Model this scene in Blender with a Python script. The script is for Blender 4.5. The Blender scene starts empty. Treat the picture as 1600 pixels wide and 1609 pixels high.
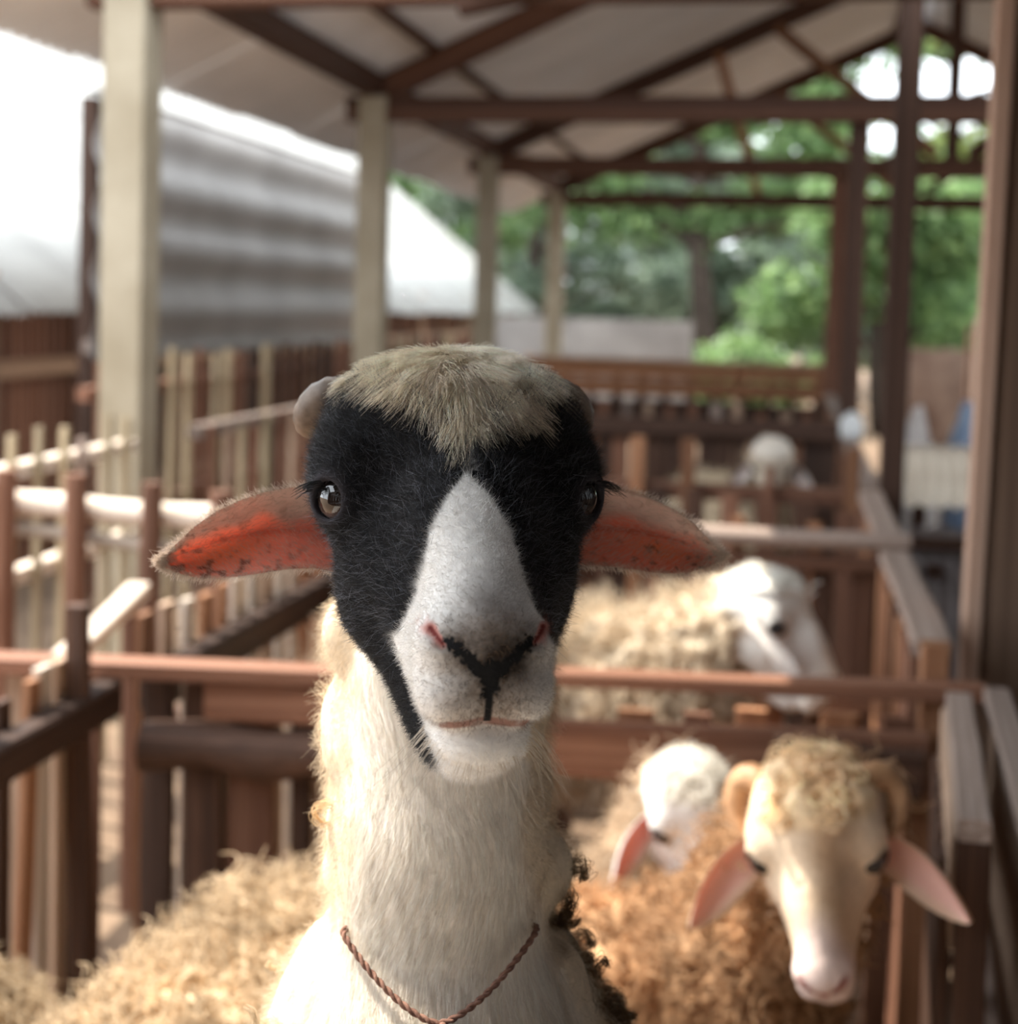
import bpy, math, random
import numpy as np
from mathutils import Vector, Matrix

scene = bpy.context.scene
COL = scene.collection
random.seed(7)
RNG = np.random.default_rng(11)

# ------------------------------------------------------------------ camera
CAM = np.array([0.0, 0.0, 1.35])
YAW, PITCH, ROLL = math.radians(10.757), math.radians(2.970), math.radians(1.5)
FWD = np.array([-math.sin(YAW) * math.cos(PITCH), math.cos(YAW) * math.cos(PITCH), -math.sin(PITCH)])
_rt = np.array([math.cos(YAW), math.sin(YAW), 0.0])
_up = np.cross(_rt, FWD)
CRIGHT = math.cos(ROLL) * _rt + math.sin(ROLL) * _up
CUP = -math.sin(ROLL) * _rt + math.cos(ROLL) * _up
cam_data = bpy.data.cameras.new('camera')
cam = bpy.data.objects.new('camera', cam_data)
COL.objects.link(cam)
cam.matrix_world = Matrix(((CRIGHT[0], CUP[0], -FWD[0], CAM[0]), (CRIGHT[1], CUP[1], -FWD[1], CAM[1]),
                           (CRIGHT[2], CUP[2], -FWD[2], CAM[2]), (0, 0, 0, 1)))
cam_data.sensor_fit = 'HORIZONTAL'
cam_data.sensor_width = 36.0
cam_data.lens = 36.0 * 2300.0 / 1600.0
cam_data.shift_y = -204.5 / 1600.0
cam_data.clip_start = 0.02
cam_data.clip_end = 300.0
cam_data.dof.use_dof = True
cam_data.dof.focus_distance = 0.765
cam_data.dof.aperture_fstop = 6.0
scene.camera = cam

# ------------------------------------------------------------------ sky, sun, exposure
world = bpy.data.worlds.new('world')
scene.world = world
world.use_nodes = True
_bg = world.node_tree.nodes['Background']
_bg.inputs['Color'].default_value = (0.88, 0.94, 1.0, 1.0)
_bg.inputs['Strength'].default_value = 2.5
SUN_DIR = Vector((-0.52, 0.12, 0.82)).normalized()
sun_data = bpy.data.lights.new('sun', 'SUN')
sun_data.energy = 6.2
sun_data.color = (1.0, 0.93, 0.82)
sun_data.angle = math.radians(0.6)
sun = bpy.data.objects.new('sun', sun_data)
COL.objects.link(sun)
sun.location = (-6, 2, 9)
sun.rotation_euler = (-SUN_DIR).to_track_quat('-Z', 'Y').to_euler()
scene.view_settings.view_transform = 'Standard'
scene.view_settings.look = 'None'
scene.view_settings.gamma = 1.0
scene.view_settings.use_curve_mapping = False
scene.view_settings.exposure = 0.9
scene.cycles.max_bounces = 8
scene.cycles.diffuse_bounces = 4
scene.cycles.transparent_max_bounces = 8
scene.cycles.sample_clamp_indirect = 8.0
scene.cycles.use_denoising = True
# ------------------------------------------------------------------ helpers
def nrm(v):
    v = np.asarray(v, float)
    return v / (np.linalg.norm(v, axis=-1, keepdims=True) + 1e-12)

def thing(name, label, cat, loc=(0, 0, 0), group=None, kind=None):
    o = bpy.data.objects.new(name, None)
    COL.objects.link(o)
    o.location = loc
    o.empty_display_size = 0.1
    if label: o['label'] = label
    if cat: o['category'] = cat
    if group: o['group'] = group
    if kind: o['kind'] = kind
    return o

def tag(o, label=None, cat=None, group=None, kind=None):
    if label: o['label'] = label
    if cat: o['category'] = cat
    if group: o['group'] = group
    if kind: o['kind'] = kind
    return o

def link(name, data, parent=None):
    o = bpy.data.objects.new(name, data)
    COL.objects.link(o)
    if parent is not None: o.parent = parent
    return o

def world_loc(o):
    l = Vector((0, 0, 0))
    while o is not None:
        l = l + o.location
        o = o.parent
    return np.array(l)

def mesh_np(name, V, Fc, mat, parent=None, smooth=True, cols=None):
    """Vertices are world coordinates; parents are only ever translated."""
    V = np.asarray(V, np.float32)
    if parent is not None: V = V - world_loc(parent).astype(np.float32)
    me = bpy.data.meshes.new(name)
    if isinstance(Fc, np.ndarray) and Fc.ndim == 2:
        n, k = Fc.shape
        me.vertices.add(len(V)); me.vertices.foreach_set('co', V.ravel())
        me.loops.add(n * k); me.loops.foreach_set('vertex_index', Fc.astype(np.int32).ravel())
        me.polygons.add(n)
        me.polygons.foreach_set('loop_start', np.arange(0, n * k, k, dtype=np.int32))
        me.update(calc_edges=True)
    else:
        me.from_pydata([tuple(map(float, v)) for v in V], [], [tuple(int(i) for i in f) for f in Fc])
    me.validate()
    if smooth: me.polygons.foreach_set('use_smooth', np.ones(len(me.polygons), bool))
    if cols is not None:
        a = me.color_attributes.new('Col', 'FLOAT_COLOR', 'POINT')
        c = np.ones((len(V), 4), np.float32); c[:, :cols.shape[1]] = cols
        a.data.foreach_set('color', c.ravel())
    me.materials.append(mat)
    me.update()
    return link(name, me, parent)

# ---- materials
def newmat(name):
    m = bpy.data.materials.new(name); m.use_nodes = True
    nt = m.node_tree
    return m, nt, nt.nodes['Principled BSDF'], nt.nodes['Material Output']

def nd(nt, typ, **kw):
    n = nt.nodes.new(typ)
    for k, v in kw.items():
        if k in n.inputs: n.inputs[k].default_value = v
        else: setattr(n, k, v)
    return n

def ramp(nt, stops):
    r = nt.nodes.new('ShaderNodeValToRGB')
    el = r.color_ramp.elements
    while len(el) > 1: el.remove(el[-1])
    el[0].position = stops[0][0]; el[0].color = (*stops[0][1], 1)
    for p, c in stops[1:]:
        e = el.new(p); e.color = (*c, 1)
    return r

def wood(name, dark, mid, light, rough=0.72, stretch=(1.3, 9.0, 9.0), bump=0.35, spec=0.35):
    m, nt, b, out = newmat(name)
    L = nt.links.new
    tc = nd(nt, 'ShaderNodeTexCoord'); oi = nd(nt, 'ShaderNodeObjectInfo')
    mp = nd(nt, 'ShaderNodeMapping'); mp.inputs['Scale'].default_value = stretch
    L(tc.outputs['Object'], mp.inputs['Vector'])
    mu = nd(nt, 'ShaderNodeMath', operation='MULTIPLY'); mu.inputs[1].default_value = 40
    L(oi.outputs['Random'], mu.inputs[0])
    cx = nd(nt, 'ShaderNodeCombineXYZ'); L(mu.outputs[0], cx.inputs[0]); L(mu.outputs[0], cx.inputs[1])
    L(cx.outputs[0], mp.inputs['Location'])
    n1 = nd(nt, 'ShaderNodeTexNoise', Scale=1.0, Detail=6.0, Roughness=0.62, Distortion=0.6)
    L(mp.outputs[0], n1.inputs['Vector'])
    n2 = nd(nt, 'ShaderNodeTexNoise', Scale=0.35, Detail=3.0)
    L(mp.outputs[0], n2.inputs['Vector'])
    mx = nd(nt, 'ShaderNodeMath', operation='MULTIPLY_ADD'); mx.inputs[1].default_value = 0.45
    L(n2.outputs['Fac'], mx.inputs[0])
    m2 = nd(nt, 'ShaderNodeMath', operation='MULTIPLY'); m2.inputs[1].default_value = 0.55
    L(n1.outputs['Fac'], m2.inputs[0]); L(m2.outputs[0], mx.inputs[2])
    r = ramp(nt, [(0.30, dark), (0.50, mid), (0.68, light)])
    L(mx.outputs[0], r.inputs['Fac'])
    hs = nd(nt, 'ShaderNodeHueSaturation')
    mr = nd(nt, 'ShaderNodeMapRange'); mr.inputs['To Min'].default_value = 0.62; mr.inputs['To Max'].default_value = 1.32
    L(oi.outputs['Random'], mr.inputs['Value']); L(mr.outputs[0], hs.inputs['Value'])
    L(r.outputs['Color'], hs.inputs['Color']); L(hs.outputs['Color'], b.inputs['Base Color'])
    b.inputs['Roughness'].default_value = rough
    b.inputs['Specular IOR Level'].default_value = spec
    bp = nd(nt, 'ShaderNodeBump', Strength=bump, Distance=0.004)
    L(n1.outputs['Fac'], bp.inputs['Height']); L(bp.outputs[0], b.inputs['Normal'])
    return m

def plain(name, c1, c2, scale=6.0, rough=0.8, bump=0.2, detail=5.0, spec=0.3, metal=0.0, dist=0.01):
    m, nt, b, out = newmat(name)
    L = nt.links.new
    tc = nd(nt, 'ShaderNodeTexCoord')
    n1 = nd(nt, 'ShaderNodeTexNoise', Scale=scale, Detail=detail, Roughness=0.6)
    L(tc.outputs['Object'], n1.inputs['Vector'])
    r = ramp(nt, [(0.32, c1), (0.68, c2)])
    L(n1.outputs['Fac'], r.inputs['Fac']); L(r.outputs['Color'], b.inputs['Base Color'])
    b.inputs['Roughness'].default_value = rough
    b.inputs['Metallic'].default_value = metal
    b.inputs['Specular IOR Level'].default_value = spec
    bp = nd(nt, 'ShaderNodeBump', Strength=bump, Distance=dist)
    L(n1.outputs['Fac'], bp.inputs['Height']); L(bp.outputs[0], b.inputs['Normal'])
    return m

def attr_mat(name, attr='Col', rough=0.75, spec=0.3, sss=0.0, noise=0.0, nscale=200.0, bump=0.0):
    m, nt, b, out = newmat(name)
    L = nt.links.new
    a = nd(nt, 'ShaderNodeAttribute', attribute_name=attr)
    src = a.outputs['Color']
    if noise > 0 or bump > 0:
        tc = nd(nt, 'ShaderNodeTexCoord')
        n1 = nd(nt, 'ShaderNodeTexNoise', Scale=nscale, Detail=4.0)
        L(tc.outputs['Object'], n1.inputs['Vector'])
        mr = nd(nt, 'ShaderNodeMapRange'); mr.inputs['To Min'].default_value = 1 - noise; mr.inputs['To Max'].default_value = 1 + noise
        L(n1.outputs['Fac'], mr.inputs['Value'])
        hs = nd(nt, 'ShaderNodeHueSaturation'); L(src, hs.inputs['Color']); L(mr.outputs[0], hs.inputs['Value'])
        src = hs.outputs['Color']
        if bump > 0:
            bp = nd(nt, 'ShaderNodeBump', Strength=bump, Distance=0.003)
            L(n1.outputs['Fac'], bp.inputs['Height']); L(bp.outputs[0], b.inputs['Normal'])
    L(src, b.inputs['Base Color'])
    b.inputs['Roughness'].default_value = rough
    b.inputs['Specular IOR Level'].default_value = spec
    return m

def hair_mat(name, rough=0.45, spec=0.4, trans=0.35):
    m, nt, b, out = newmat(name)
    L = nt.links.new
    a = nd(nt, 'ShaderNodeAttribute', attribute_name='hcol')
    L(a.outputs['Color'], b.inputs['Base Color'])
    b.inputs['Roughness'].default_value = rough
    b.inputs['Specular IOR Level'].default_value = spec
    t = nd(nt, 'ShaderNodeBsdfTranslucent'); L(a.outputs['Color'], t.inputs['Color'])
    mix = nd(nt, 'ShaderNodeMixShader'); mix.inputs[0].default_value = trans
    L(b.outputs[0], mix.inputs[1]); L(t.outputs[0], mix.inputs[2]); L(mix.outputs[0], out.inputs['Surface'])
    return m

# ---- signed distance modelling: primitives are dicts; a field is their ordered smooth blend
def E(c, r, k=0.015, R=None, sub=False, tag=0):
    return dict(t='e', c=np.array(c, float), r=np.array(r, float), k=k, R=R, sub=sub, tag=tag)
def C(p0, r0, p1, r1, k=0.015, sub=False, tag=0):
    return dict(t='c', a=np.array(p0, float), b=np.array(p1, float), ra=r0, rb=r1, k=k, sub=sub, tag=tag)

def xform(prims, R, O, s=1.0):
    out = []
    for p in prims:
        q = dict(p); q['k'] = p['k'] * s
        if p['t'] == 'e':
            q['c'] = R @ (p['c'] * s) + O; q['r'] = p['r'] * s
            q['R'] = R if p['R'] is None else R @ p['R']
        else:
            q['a'] = R @ (p['a'] * s) + O; q['b'] = R @ (p['b'] * s) + O
            q['ra'] = p['ra'] * s; q['rb'] = p['rb'] * s
        out.append(q)
    return out

def pdist(p, X, Y, Z):
    if p['t'] == 'e':
        x, y, z = X - p['c'][0], Y - p['c'][1], Z - p['c'][2]
        if p['R'] is not None:
            M = p['R'].T
            x, y, z = (M[0, 0] * x + M[0, 1] * y + M[0, 2] * z, M[1, 0] * x + M[1, 1] * y + M[1, 2] * z,
                       M[2, 0] * x + M[2, 1] * y + M[2, 2] * z)
        r = p['r']
        x2, y2, z2 = (x / r[0]) ** 2, (y / r[1]) ** 2, (z / r[2]) ** 2
        k0 = np.sqrt(x2 + y2 + z2)
        k1 = np.sqrt(x2 / r[0] ** 2 + y2 / r[1] ** 2 + z2 / r[2] ** 2) + 1e-9
        return k0 * (k0 - 1) / k1
    d = p['b'] - p['a']; dd = d @ d
    x, y, z = X - p['a'][0], Y - p['a'][1], Z - p['a'][2]
    t = np.clip((x * d[0] + y * d[1] + z * d[2]) / dd, 0, 1)
    return np.sqrt((x - t * d[0]) ** 2 + (y - t * d[1]) ** 2 + (z - t * d[2]) ** 2) - (p['ra'] + t * (p['rb'] - p['ra']))

def blend(v, d, p):
    k = p['k']
    if p['sub']:
        d = -d
        h = np.clip(0.5 - 0.5 * (v - d) / k, 0, 1)
        return v + (d - v) * h + k * h * (1 - h)
    h = np.clip(0.5 + 0.5 * (d - v) / k, 0, 1)
    return d + (v - d) * h - k * h * (1 - h)

def pbox(p):
    if p['t'] == 'e':
        m = p['r'].max() if p['R'] is not None else p['r']
        return p['c'] - m, p['c'] + m
    m = max(p['ra'], p['rb'])
    return np.minimum(p['a'], p['b']) - m, np.maximum(p['a'], p['b']) + m

def field_grid(prims, xs, ys, zs):
    V = np.full((len(xs), len(ys), len(zs)), 0.2, np.float32)
    for p in prims:
        lo, hi = pbox(p); mg = max(p['k'], 0.02) + 0.02
        sl = []
        for a, l, h in zip((xs, ys, zs), lo, hi):
            i0, i1 = np.searchsorted(a, l - mg), np.searchsorted(a, h + mg)
            sl.append(slice(i0, i1))
        if any(s.stop <= s.start for s in sl): continue
        X = xs[sl[0]].astype(np.float32)[:, None, None]; Y = ys[sl[1]].astype(np.float32)[None, :, None]; Z = zs[sl[2]].astype(np.float32)[None, None, :]
        V[sl[0], sl[1], sl[2]] = blend(V[sl[0], sl[1], sl[2]], pdist(p, X, Y, Z), p)
    return V

def field_pts(prims, P):
    P = np.asarray(P, np.float64)
    v = np.full(len(P), 0.2)
    for p in prims:
        lo, hi = pbox(p); mg = max(p['k'], 0.02) + 0.02
        m = np.nonzero(((P > lo - mg) & (P < hi + mg)).all(1))[0]
        if len(m): v[m] = blend(v[m], pdist(p, P[m, 0], P[m, 1], P[m, 2]), p)
    return v

def field_grad(prims, P, e=5e-4):
    g = np.empty_like(P)
    for a in range(3):
        d = np.zeros(3); d[a] = e
        g[:, a] = field_pts(prims, P + d) - field_pts(prims, P - d)
    return nrm(g)

def surface_net(V, xs, ys, zs):
    nx, ny, nz = V.shape
    S = V < 0
    cnt = np.zeros((nx - 1, ny - 1, nz - 1), np.int8)
    for a in (0, 1):
        for b in (0, 1):
            for c in (0, 1):
                cnt += S[a:nx - 1 + a, b:ny - 1 + b, c:nz - 1 + c]
    act = (cnt > 0) & (cnt < 8)
    I, J, K = np.nonzero(act)
    idx = np.full(act.shape, -1, np.int64); idx[I, J, K] = np.arange(len(I))
    acc = np.zeros((len(I), 3)); num = np.zeros(len(I))
    for ax in range(3):
        o = [(0, 0), (0, 1), (1, 0), (1, 1)]
        for (u, v) in o:
            a0 = [0, 0, 0]; oth = [i for i in range(3) if i != ax]
            a0[oth[0]] = u; a0[oth[1]] = v
            a1 = list(a0); a1[ax] = 1
            i0, j0, k0 = I + a0[0], J + a0[1], K + a0[2]
            i1, j1, k1 = I + a1[0], J + a1[1], K + a1[2]
            v0 = V[i0, j0, k0]; v1 = V[i1, j1, k1]
            cr = (v0 < 0) != (v1 < 0)
            t = np.where(cr, v0 / np.where(cr, v0 - v1, 1), 0)
            p0 = np.stack([xs[i0], ys[j0], zs[k0]], 1); p1 = np.stack([xs[i1], ys[j1], zs[k1]], 1)
            acc += np.where(cr[:, None], p0 + (p1 - p0) * t[:, None], 0); num += cr
    P = acc / num[:, None]
    faces = []
    for ax in range(3):
        sl0 = [slice(None)] * 3; sl1 = [slice(None)] * 3
        sl0[ax] = slice(0, -1); sl1[ax] = slice(1, None)
        s0, s1 = S[tuple(sl0)], S[tuple(sl1)]
        e = s0 != s1
        i, j, k = np.nonzero(e)
        fl = s0[i, j, k]
        oth = [q for q in range(3) if q != ax]
        ijk = [i, j, k]
        lim = [nx - 1, ny - 1, nz - 1]
        ok = (ijk[oth[0]] > 0) & (ijk[oth[1]] > 0) & (ijk[oth[0]] < lim[oth[0]]) & (ijk[oth[1]] < lim[oth[1]])
        ijk = [q[ok] for q in ijk]; fl = fl[ok]
        def cell(du, dv):
            c = [q.copy() for q in ijk]
            c[oth[0]] = c[oth[0]] + du; c[oth[1]] = c[oth[1]] + dv
            return idx[c[0], c[1], c[2]]
        q = np.stack([cell(-1, -1), cell(0, -1), cell(0, 0), cell(-1, 0)], 1)
        flip = fl if ax != 1 else ~fl
        q[~flip] = q[~flip][:, ::-1]
        faces.append(q)
    return P, np.concatenate(faces)

def axis_grid(lo, hi, fine_lo, fine_hi, h, H):
    """Rectilinear coordinates: step h between fine_lo and fine_hi, growing to H outside."""
    mid = np.arange(fine_lo, fine_hi + h * .5, h)
    def out(start, end, sgn):
        r, s, x = [], h, start
        while (x - end) * sgn < 0:
            s = min(s * 1.12, H); x += sgn * s; r.append(x)
        return r
    a = out(fine_lo, lo, -1)[::-1]; b = out(mid[-1], hi, 1)
    return np.array(a + list(mid) + b)

def sdf_mesh(prims, xs, ys, zs):
    V = field_grid(prims, xs, ys, zs)
    P, Q = surface_net(V, xs, ys, zs)
    for _ in range(2):
        g = field_grad(prims, P); P = P - g * np.clip(field_pts(prims, P), -.004, .004)[:, None]
    return P, Q

# ---- hair strands as Curves
def sample_faces(P, Q, n, w, rng):
    T = np.concatenate([Q[:, [0, 1, 2]], Q[:, [0, 2, 3]]])
    A, B, D = P[T[:, 0]], P[T[:, 1]], P[T[:, 2]]
    ar = np.linalg.norm(np.cross(B - A, D - A), axis=1) * w[T].mean(1)
    cs = np.cumsum(ar); i = np.searchsorted(cs, rng.random(n) * cs[-1])
    i = np.clip(i, 0, len(T) - 1)
    u, v = rng.random(n), rng.random(n); m = u + v > 1; u[m], v[m] = 1 - u[m], 1 - v[m]
    bc = np.stack([1 - u - v, u, v], 1)
    return T[i], bc

def interp(arr, T, bc):
    return (arr[T] * bc[:, :, None]).sum(1) if arr.ndim == 2 else (arr[T] * bc).sum(1)

def curves_obj(name, pts, rad, cols, mat, parent):
    """pts (n,k,3) world; rad (n,k) or (k,); cols (n,3)."""
    n, k, _ = pts.shape
    cu = bpy.data.hair_curves.new(name)
    cu.add_curves([k] * n)
    off = world_loc(parent) if parent is not None else np.zeros(3)
    cu.attributes['position'].data.foreach_set('vector', (pts - off).astype(np.float32).ravel())
    rd = cu.attributes.get('radius') or cu.attributes.new('radius', 'FLOAT', 'POINT')
    rr = np.broadcast_to(rad, (n, k)).astype(np.float32)
    rd.data.foreach_set('value', np.ascontiguousarray(rr).ravel())
    a = cu.attributes.new('hcol', 'FLOAT_COLOR', 'CURVE')
    c4 = np.ones((n, 4), np.float32); c4[:, :3] = cols
    a.data.foreach_set('color', c4.ravel())
    cu.materials.append(mat)
    o = link(name, cu, parent)
    o['kind'] = 'stuff'
    return o

def strands(p, d, bend, L, k, wave=None):
    """roots p, unit dirs d, bend vectors, lengths -> (n,k,3)"""
    t = np.linspace(0, 1, k)[None, :, None]
    q = p[:, None, :] + (d[:, None, :] * t + bend[:, None, :] * t * t) * L[:, None, None]
    if wave is not None: q = q + wave
    return q

def curl(p, d, L, k, turns, rad, rng):
    """spiral locks around direction d"""
    n = len(p)
    a = nrm(np.cross(d, nrm(rng.normal(size=(n, 3))))); b = np.cross(d, a)
    t = np.linspace(0, 1, k)[None, :]
    ph = rng.random(n)[:, None] * 6.283 + t * 6.283 * turns[:, None]
    R = rad[:, None] * np.minimum(1, t * 3)
    return (p[:, None, :] + d[:, None, :] * (t * L[:, None])[..., None]
            + a[:, None, :] * ((np.cos(ph) - np.cos(ph[:, :1])) * R)[..., None] + b[:, None, :] * ((np.sin(ph) - np.sin(ph[:, :1])) * R)[..., None])

def vnoise(P, freq, seed=0):
    """cheap smooth 3-D value noise in 0..1"""
    q = np.asarray(P, float) * freq + seed * 17.3
    i = np.floor(q).astype(np.int64); f = q - i; f = f * f * (3 - 2 * f)
    def h(a, b, c):
        x = (a * 374761393 + b * 668265263 + c * 2147483647 + seed * 144269) & 0xffffffff
        x = ((x ^ (x >> 13)) * 1274126177) & 0xffffffff
        return ((x ^ (x >> 16)) & 0xffff) / 65535.0
    r = 0
    for a in (0, 1):
        for b in (0, 1):
            for c in (0, 1):
                w = np.where(a, f[:, 0], 1 - f[:, 0]) * np.where(b, f[:, 1], 1 - f[:, 1]) * np.where(c, f[:, 2], 1 - f[:, 2])
                r = r + w * h(i[:, 0] + a, i[:, 1] + b, i[:, 2] + c)
    return r

def sstep(a, b, x):
    t = np.clip((x - a) / (b - a), 0, 1)
    return t * t * (3 - 2 * t)

def lerp(a, b, t):
    return np.asarray(a) * (1 - t)[..., None] + np.asarray(b) * t[..., None]
# ------------------------------------------------------------------ materials of the place
W_RED = wood('reddish_timber', (.078, .030, .017), (.175, .078, .045), (.28, .145, .092))
W_ORANGE = wood('orange_timber', (.14, .055, .025), (.30, .135, .065), (.45, .25, .14))
W_DARK = wood('dark_timber', (.020, .009, .005), (.056, .026, .015), (.115, .058, .036))
W_LOG = wood('brown_log', (.045, .021, .012), (.105, .052, .032), (.19, .10, .066))
W_BROWN = wood('brown_post', (.055, .032, .020), (.125, .078, .052), (.20, .135, .095))
W_LITFACE = wood('lit_face_wood', (.32, .19, .13), (.48, .31, .225), (.60, .43, .33))
W_GREY = wood('weathered_timber', (.13, .095, .075), (.27, .20, .165), (.42, .34, .29))
W_TAN = wood('tan_timber', (.16, .10, .065), (.36, .24, .165), (.52, .38, .28))
W_BAMBOO = wood('pale_bamboo', (.20, .16, .085), (.40, .31, .19), (.58, .48, .34), rough=.55)
W_PALE = wood('sun_bleached_timber', (.36, .28, .21), (.58, .48, .39), (.74, .66, .58))
W_TRUSS = wood('truss_timber', (.030, .012, .007), (.078, .033, .018), (.15, .070, .040))
M_CONC = plain('cream_plaster', (.27, .225, .155), (.38, .33, .245), scale=3.0, rough=.85, bump=.25)
M_TIN = plain('dull_roofing_tin', (.68, .69, .71), (.84, .85, .87), scale=1.6, rough=.5, bump=.05, metal=.0, spec=.5)
M_GREYTIN = plain('grey_sheet_tin', (.20, .185, .175), (.32, .30, .285), scale=1.2, rough=.6, bump=.05, metal=.1, spec=.5)
M_WHITEROOF = plain('white_roofing', (.29, .285, .27), (.41, .405, .385), scale=2.0, rough=.7, bump=.05)
M_DIRT = plain('bare_earth', (.10, .065, .042), (.24, .165, .11), scale=5.0, rough=.95, bump=.6, dist=.03)

# ------------------------------------------------------------------ timber pieces that share a few meshes
_plank_cache = {}
def plank_mesh(mat, var, kind='box'):
    key = (mat.name, var, kind)
    if key in _plank_cache: return _plank_cache[key]
    rg = random.Random(var * 7 + (100 if kind == 'pole' else 0))
    V, F = [], []
    if kind == 'box':
        n = 5; ch = .10
        prof = [(-.5, -.5 + ch), (-.5 + ch, -.5), (.5 - ch, -.5), (.5, -.5 + ch), (.5, .5 - ch), (.5 - ch, .5), (-.5 + ch, .5), (-.5, .5 - ch)]
    else:
        n = 6; prof = [(.5 * math.cos(a * math.pi / 5), .5 * math.sin(a * math.pi / 5)) for a in range(10)]
    m = len(prof)
    for i in range(n):
        x = -.5 + i / (n - 1)
        sx, sy = 1 + rg.uniform(-.05, .05), 1 + rg.uniform(-.05, .05)
        oy, oz = rg.uniform(-.05, .05), rg.uniform(-.05, .05)
        if kind == 'pole': oy, oz = rg.uniform(-.12, .12), rg.uniform(-.12, .12); sx = sy = 1 + rg.uniform(-.08, .08)
        for (a, b) in prof: V.append((x, a * sx + oy, b * sy + oz))
    for i in range(n - 1):
        for j in range(m):
            j2 = (j + 1) % m
            F.append((i * m + j, (i + 1) * m + j, (i + 1) * m + j2, i * m + j2))
    F.append(tuple(range(m))); F.append(tuple((n - 1) * m + j for j in range(m))[::-1])
    me = bpy.data.meshes.new('timber'); me.from_pydata(V, [], F)
    if kind == 'pole': me.polygons.foreach_set('use_smooth', [True] * (len(F) - 2) + [False] * 2)
    me.materials.append(mat); me.update()
    _plank_cache[key] = me
    return me

def piece(name, p0, p1, w, h, mat, parent, kind='box', roll=0.0, var=None):
    """timber from p0 to p1 (world); w across, h in the upright sense"""
    p0 = Vector(p0); p1 = Vector(p1); d = p1 - p0; L = d.length
    o = link(name, plank_mesh(mat, random.randrange(5) if var is None else var, kind), parent)
    x = d.normalized(); up = Vector((0, 0, 1)) if abs(x.z) < .92 else Vector((1, 0, 0))
    y = up.cross(x).normalized(); z = x.cross(y)
    R = Matrix((x, y, z)).transposed()
    if roll: R = R @ Matrix.Rotation(roll, 3, 'X')
    off = Vector(world_loc(parent)) if parent is not None else Vector((0, 0, 0))
    o.matrix_local = Matrix.Translation((p0 + p1) / 2 - off) @ R.to_4x4() @ Matrix.Diagonal((L, w, h, 1))
    return o

def corrugated(name, parent, mat, origin, du, dv, wid, length, amp=.009, pitch=.076, thick=.0015, seg=6):
    """sheet: corrugations run along dv; wid along du"""
    du = nrm(du); dv = nrm(dv); n = np.cross(du, dv)
    k = int(wid / pitch * 8); u = np.linspace(0, wid, k + 1)
    hgt = amp * np.sin(u / pitch * 2 * math.pi)
    V = []; F = []
    for lay in (0, 1):
        for j in range(seg + 1):
            for i in range(k + 1):
                V.append(np.asarray(origin) + du * u[i] + dv * (length * j / seg) + n * (hgt[i] - lay * thick))
    m = k + 1
    def id(l, j, i): return l * (seg + 1) * m + j * m + i
    for j in range(seg):
        for i in range(k):
            F.append((id(0, j, i), id(0, j, i + 1), id(0, j + 1, i + 1), id(0, j + 1, i)))
            F.append((id(1, j, i), id(1, j + 1, i), id(1, j + 1, i + 1), id(1, j, i + 1)))
        F.append((id(0, j, 0), id(0, j + 1, 0), id(1, j + 1, 0), id(1, j, 0)))
        F.append((id(0, j, k), id(1, j, k), id(1, j + 1, k), id(0, j + 1, k)))
    for i in range(k):
        F.append((id(0, 0, i), id(1, 0, i), id(1, 0, i + 1), id(0, 0, i + 1)))
        F.append((id(0, seg, i), id(0, seg, i + 1), id(1, seg, i + 1), id(1, seg, i)))
    return mesh_np(name, np.array(V), F, mat, parent)

def boxmesh(name, lo, hi, mat, parent=None):
    lo = np.array(lo, float); hi = np.array(hi, float)
    V = [(a, b, c) for a in (lo[0], hi[0]) for b in (lo[1], hi[1]) for c in (lo[2], hi[2])]
    F = [(0, 1, 3, 2), (4, 6, 7, 5), (0, 4, 5, 1), (2, 3, 7, 6), (0, 2, 6, 4), (1, 5, 7, 3)]
    return mesh_np(name, V, F, mat, parent, smooth=False)

# ------------------------------------------------------------------ ground
g = 60
gv = []; gf = []
gxs = np.linspace(-30, 30, g); gys = np.linspace(-8, 52, g)
for j in range(g):
    for i in range(g):
        gv.append((gxs[i], gys[j], -.012 + .02 * math.sin(gxs[i] * 1.3) * math.sin(gys[j] * .9)))
for j in range(g - 1):
    for i in range(g - 1): gf.append((j * g + i, j * g + i + 1, (j + 1) * g + i + 1, (j + 1) * g + i))
tag(mesh_np('ground', gv, gf, M_DIRT), 'bare brown earth floor under the pens', kind='structure')

tag(boxmesh('floor_bounce_slab', (-1.05, -1.25, -.03), (2.4, .74, .03), plain('bounce_concrete', (.36, .33, .29), (.52, .48, .43), scale=4, rough=.9, bump=.2)), 'added pale concrete slab bouncing sunlight up at the sheep', kind='structure')  # slab added out of view to bounce sun onto neck and chin
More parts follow.
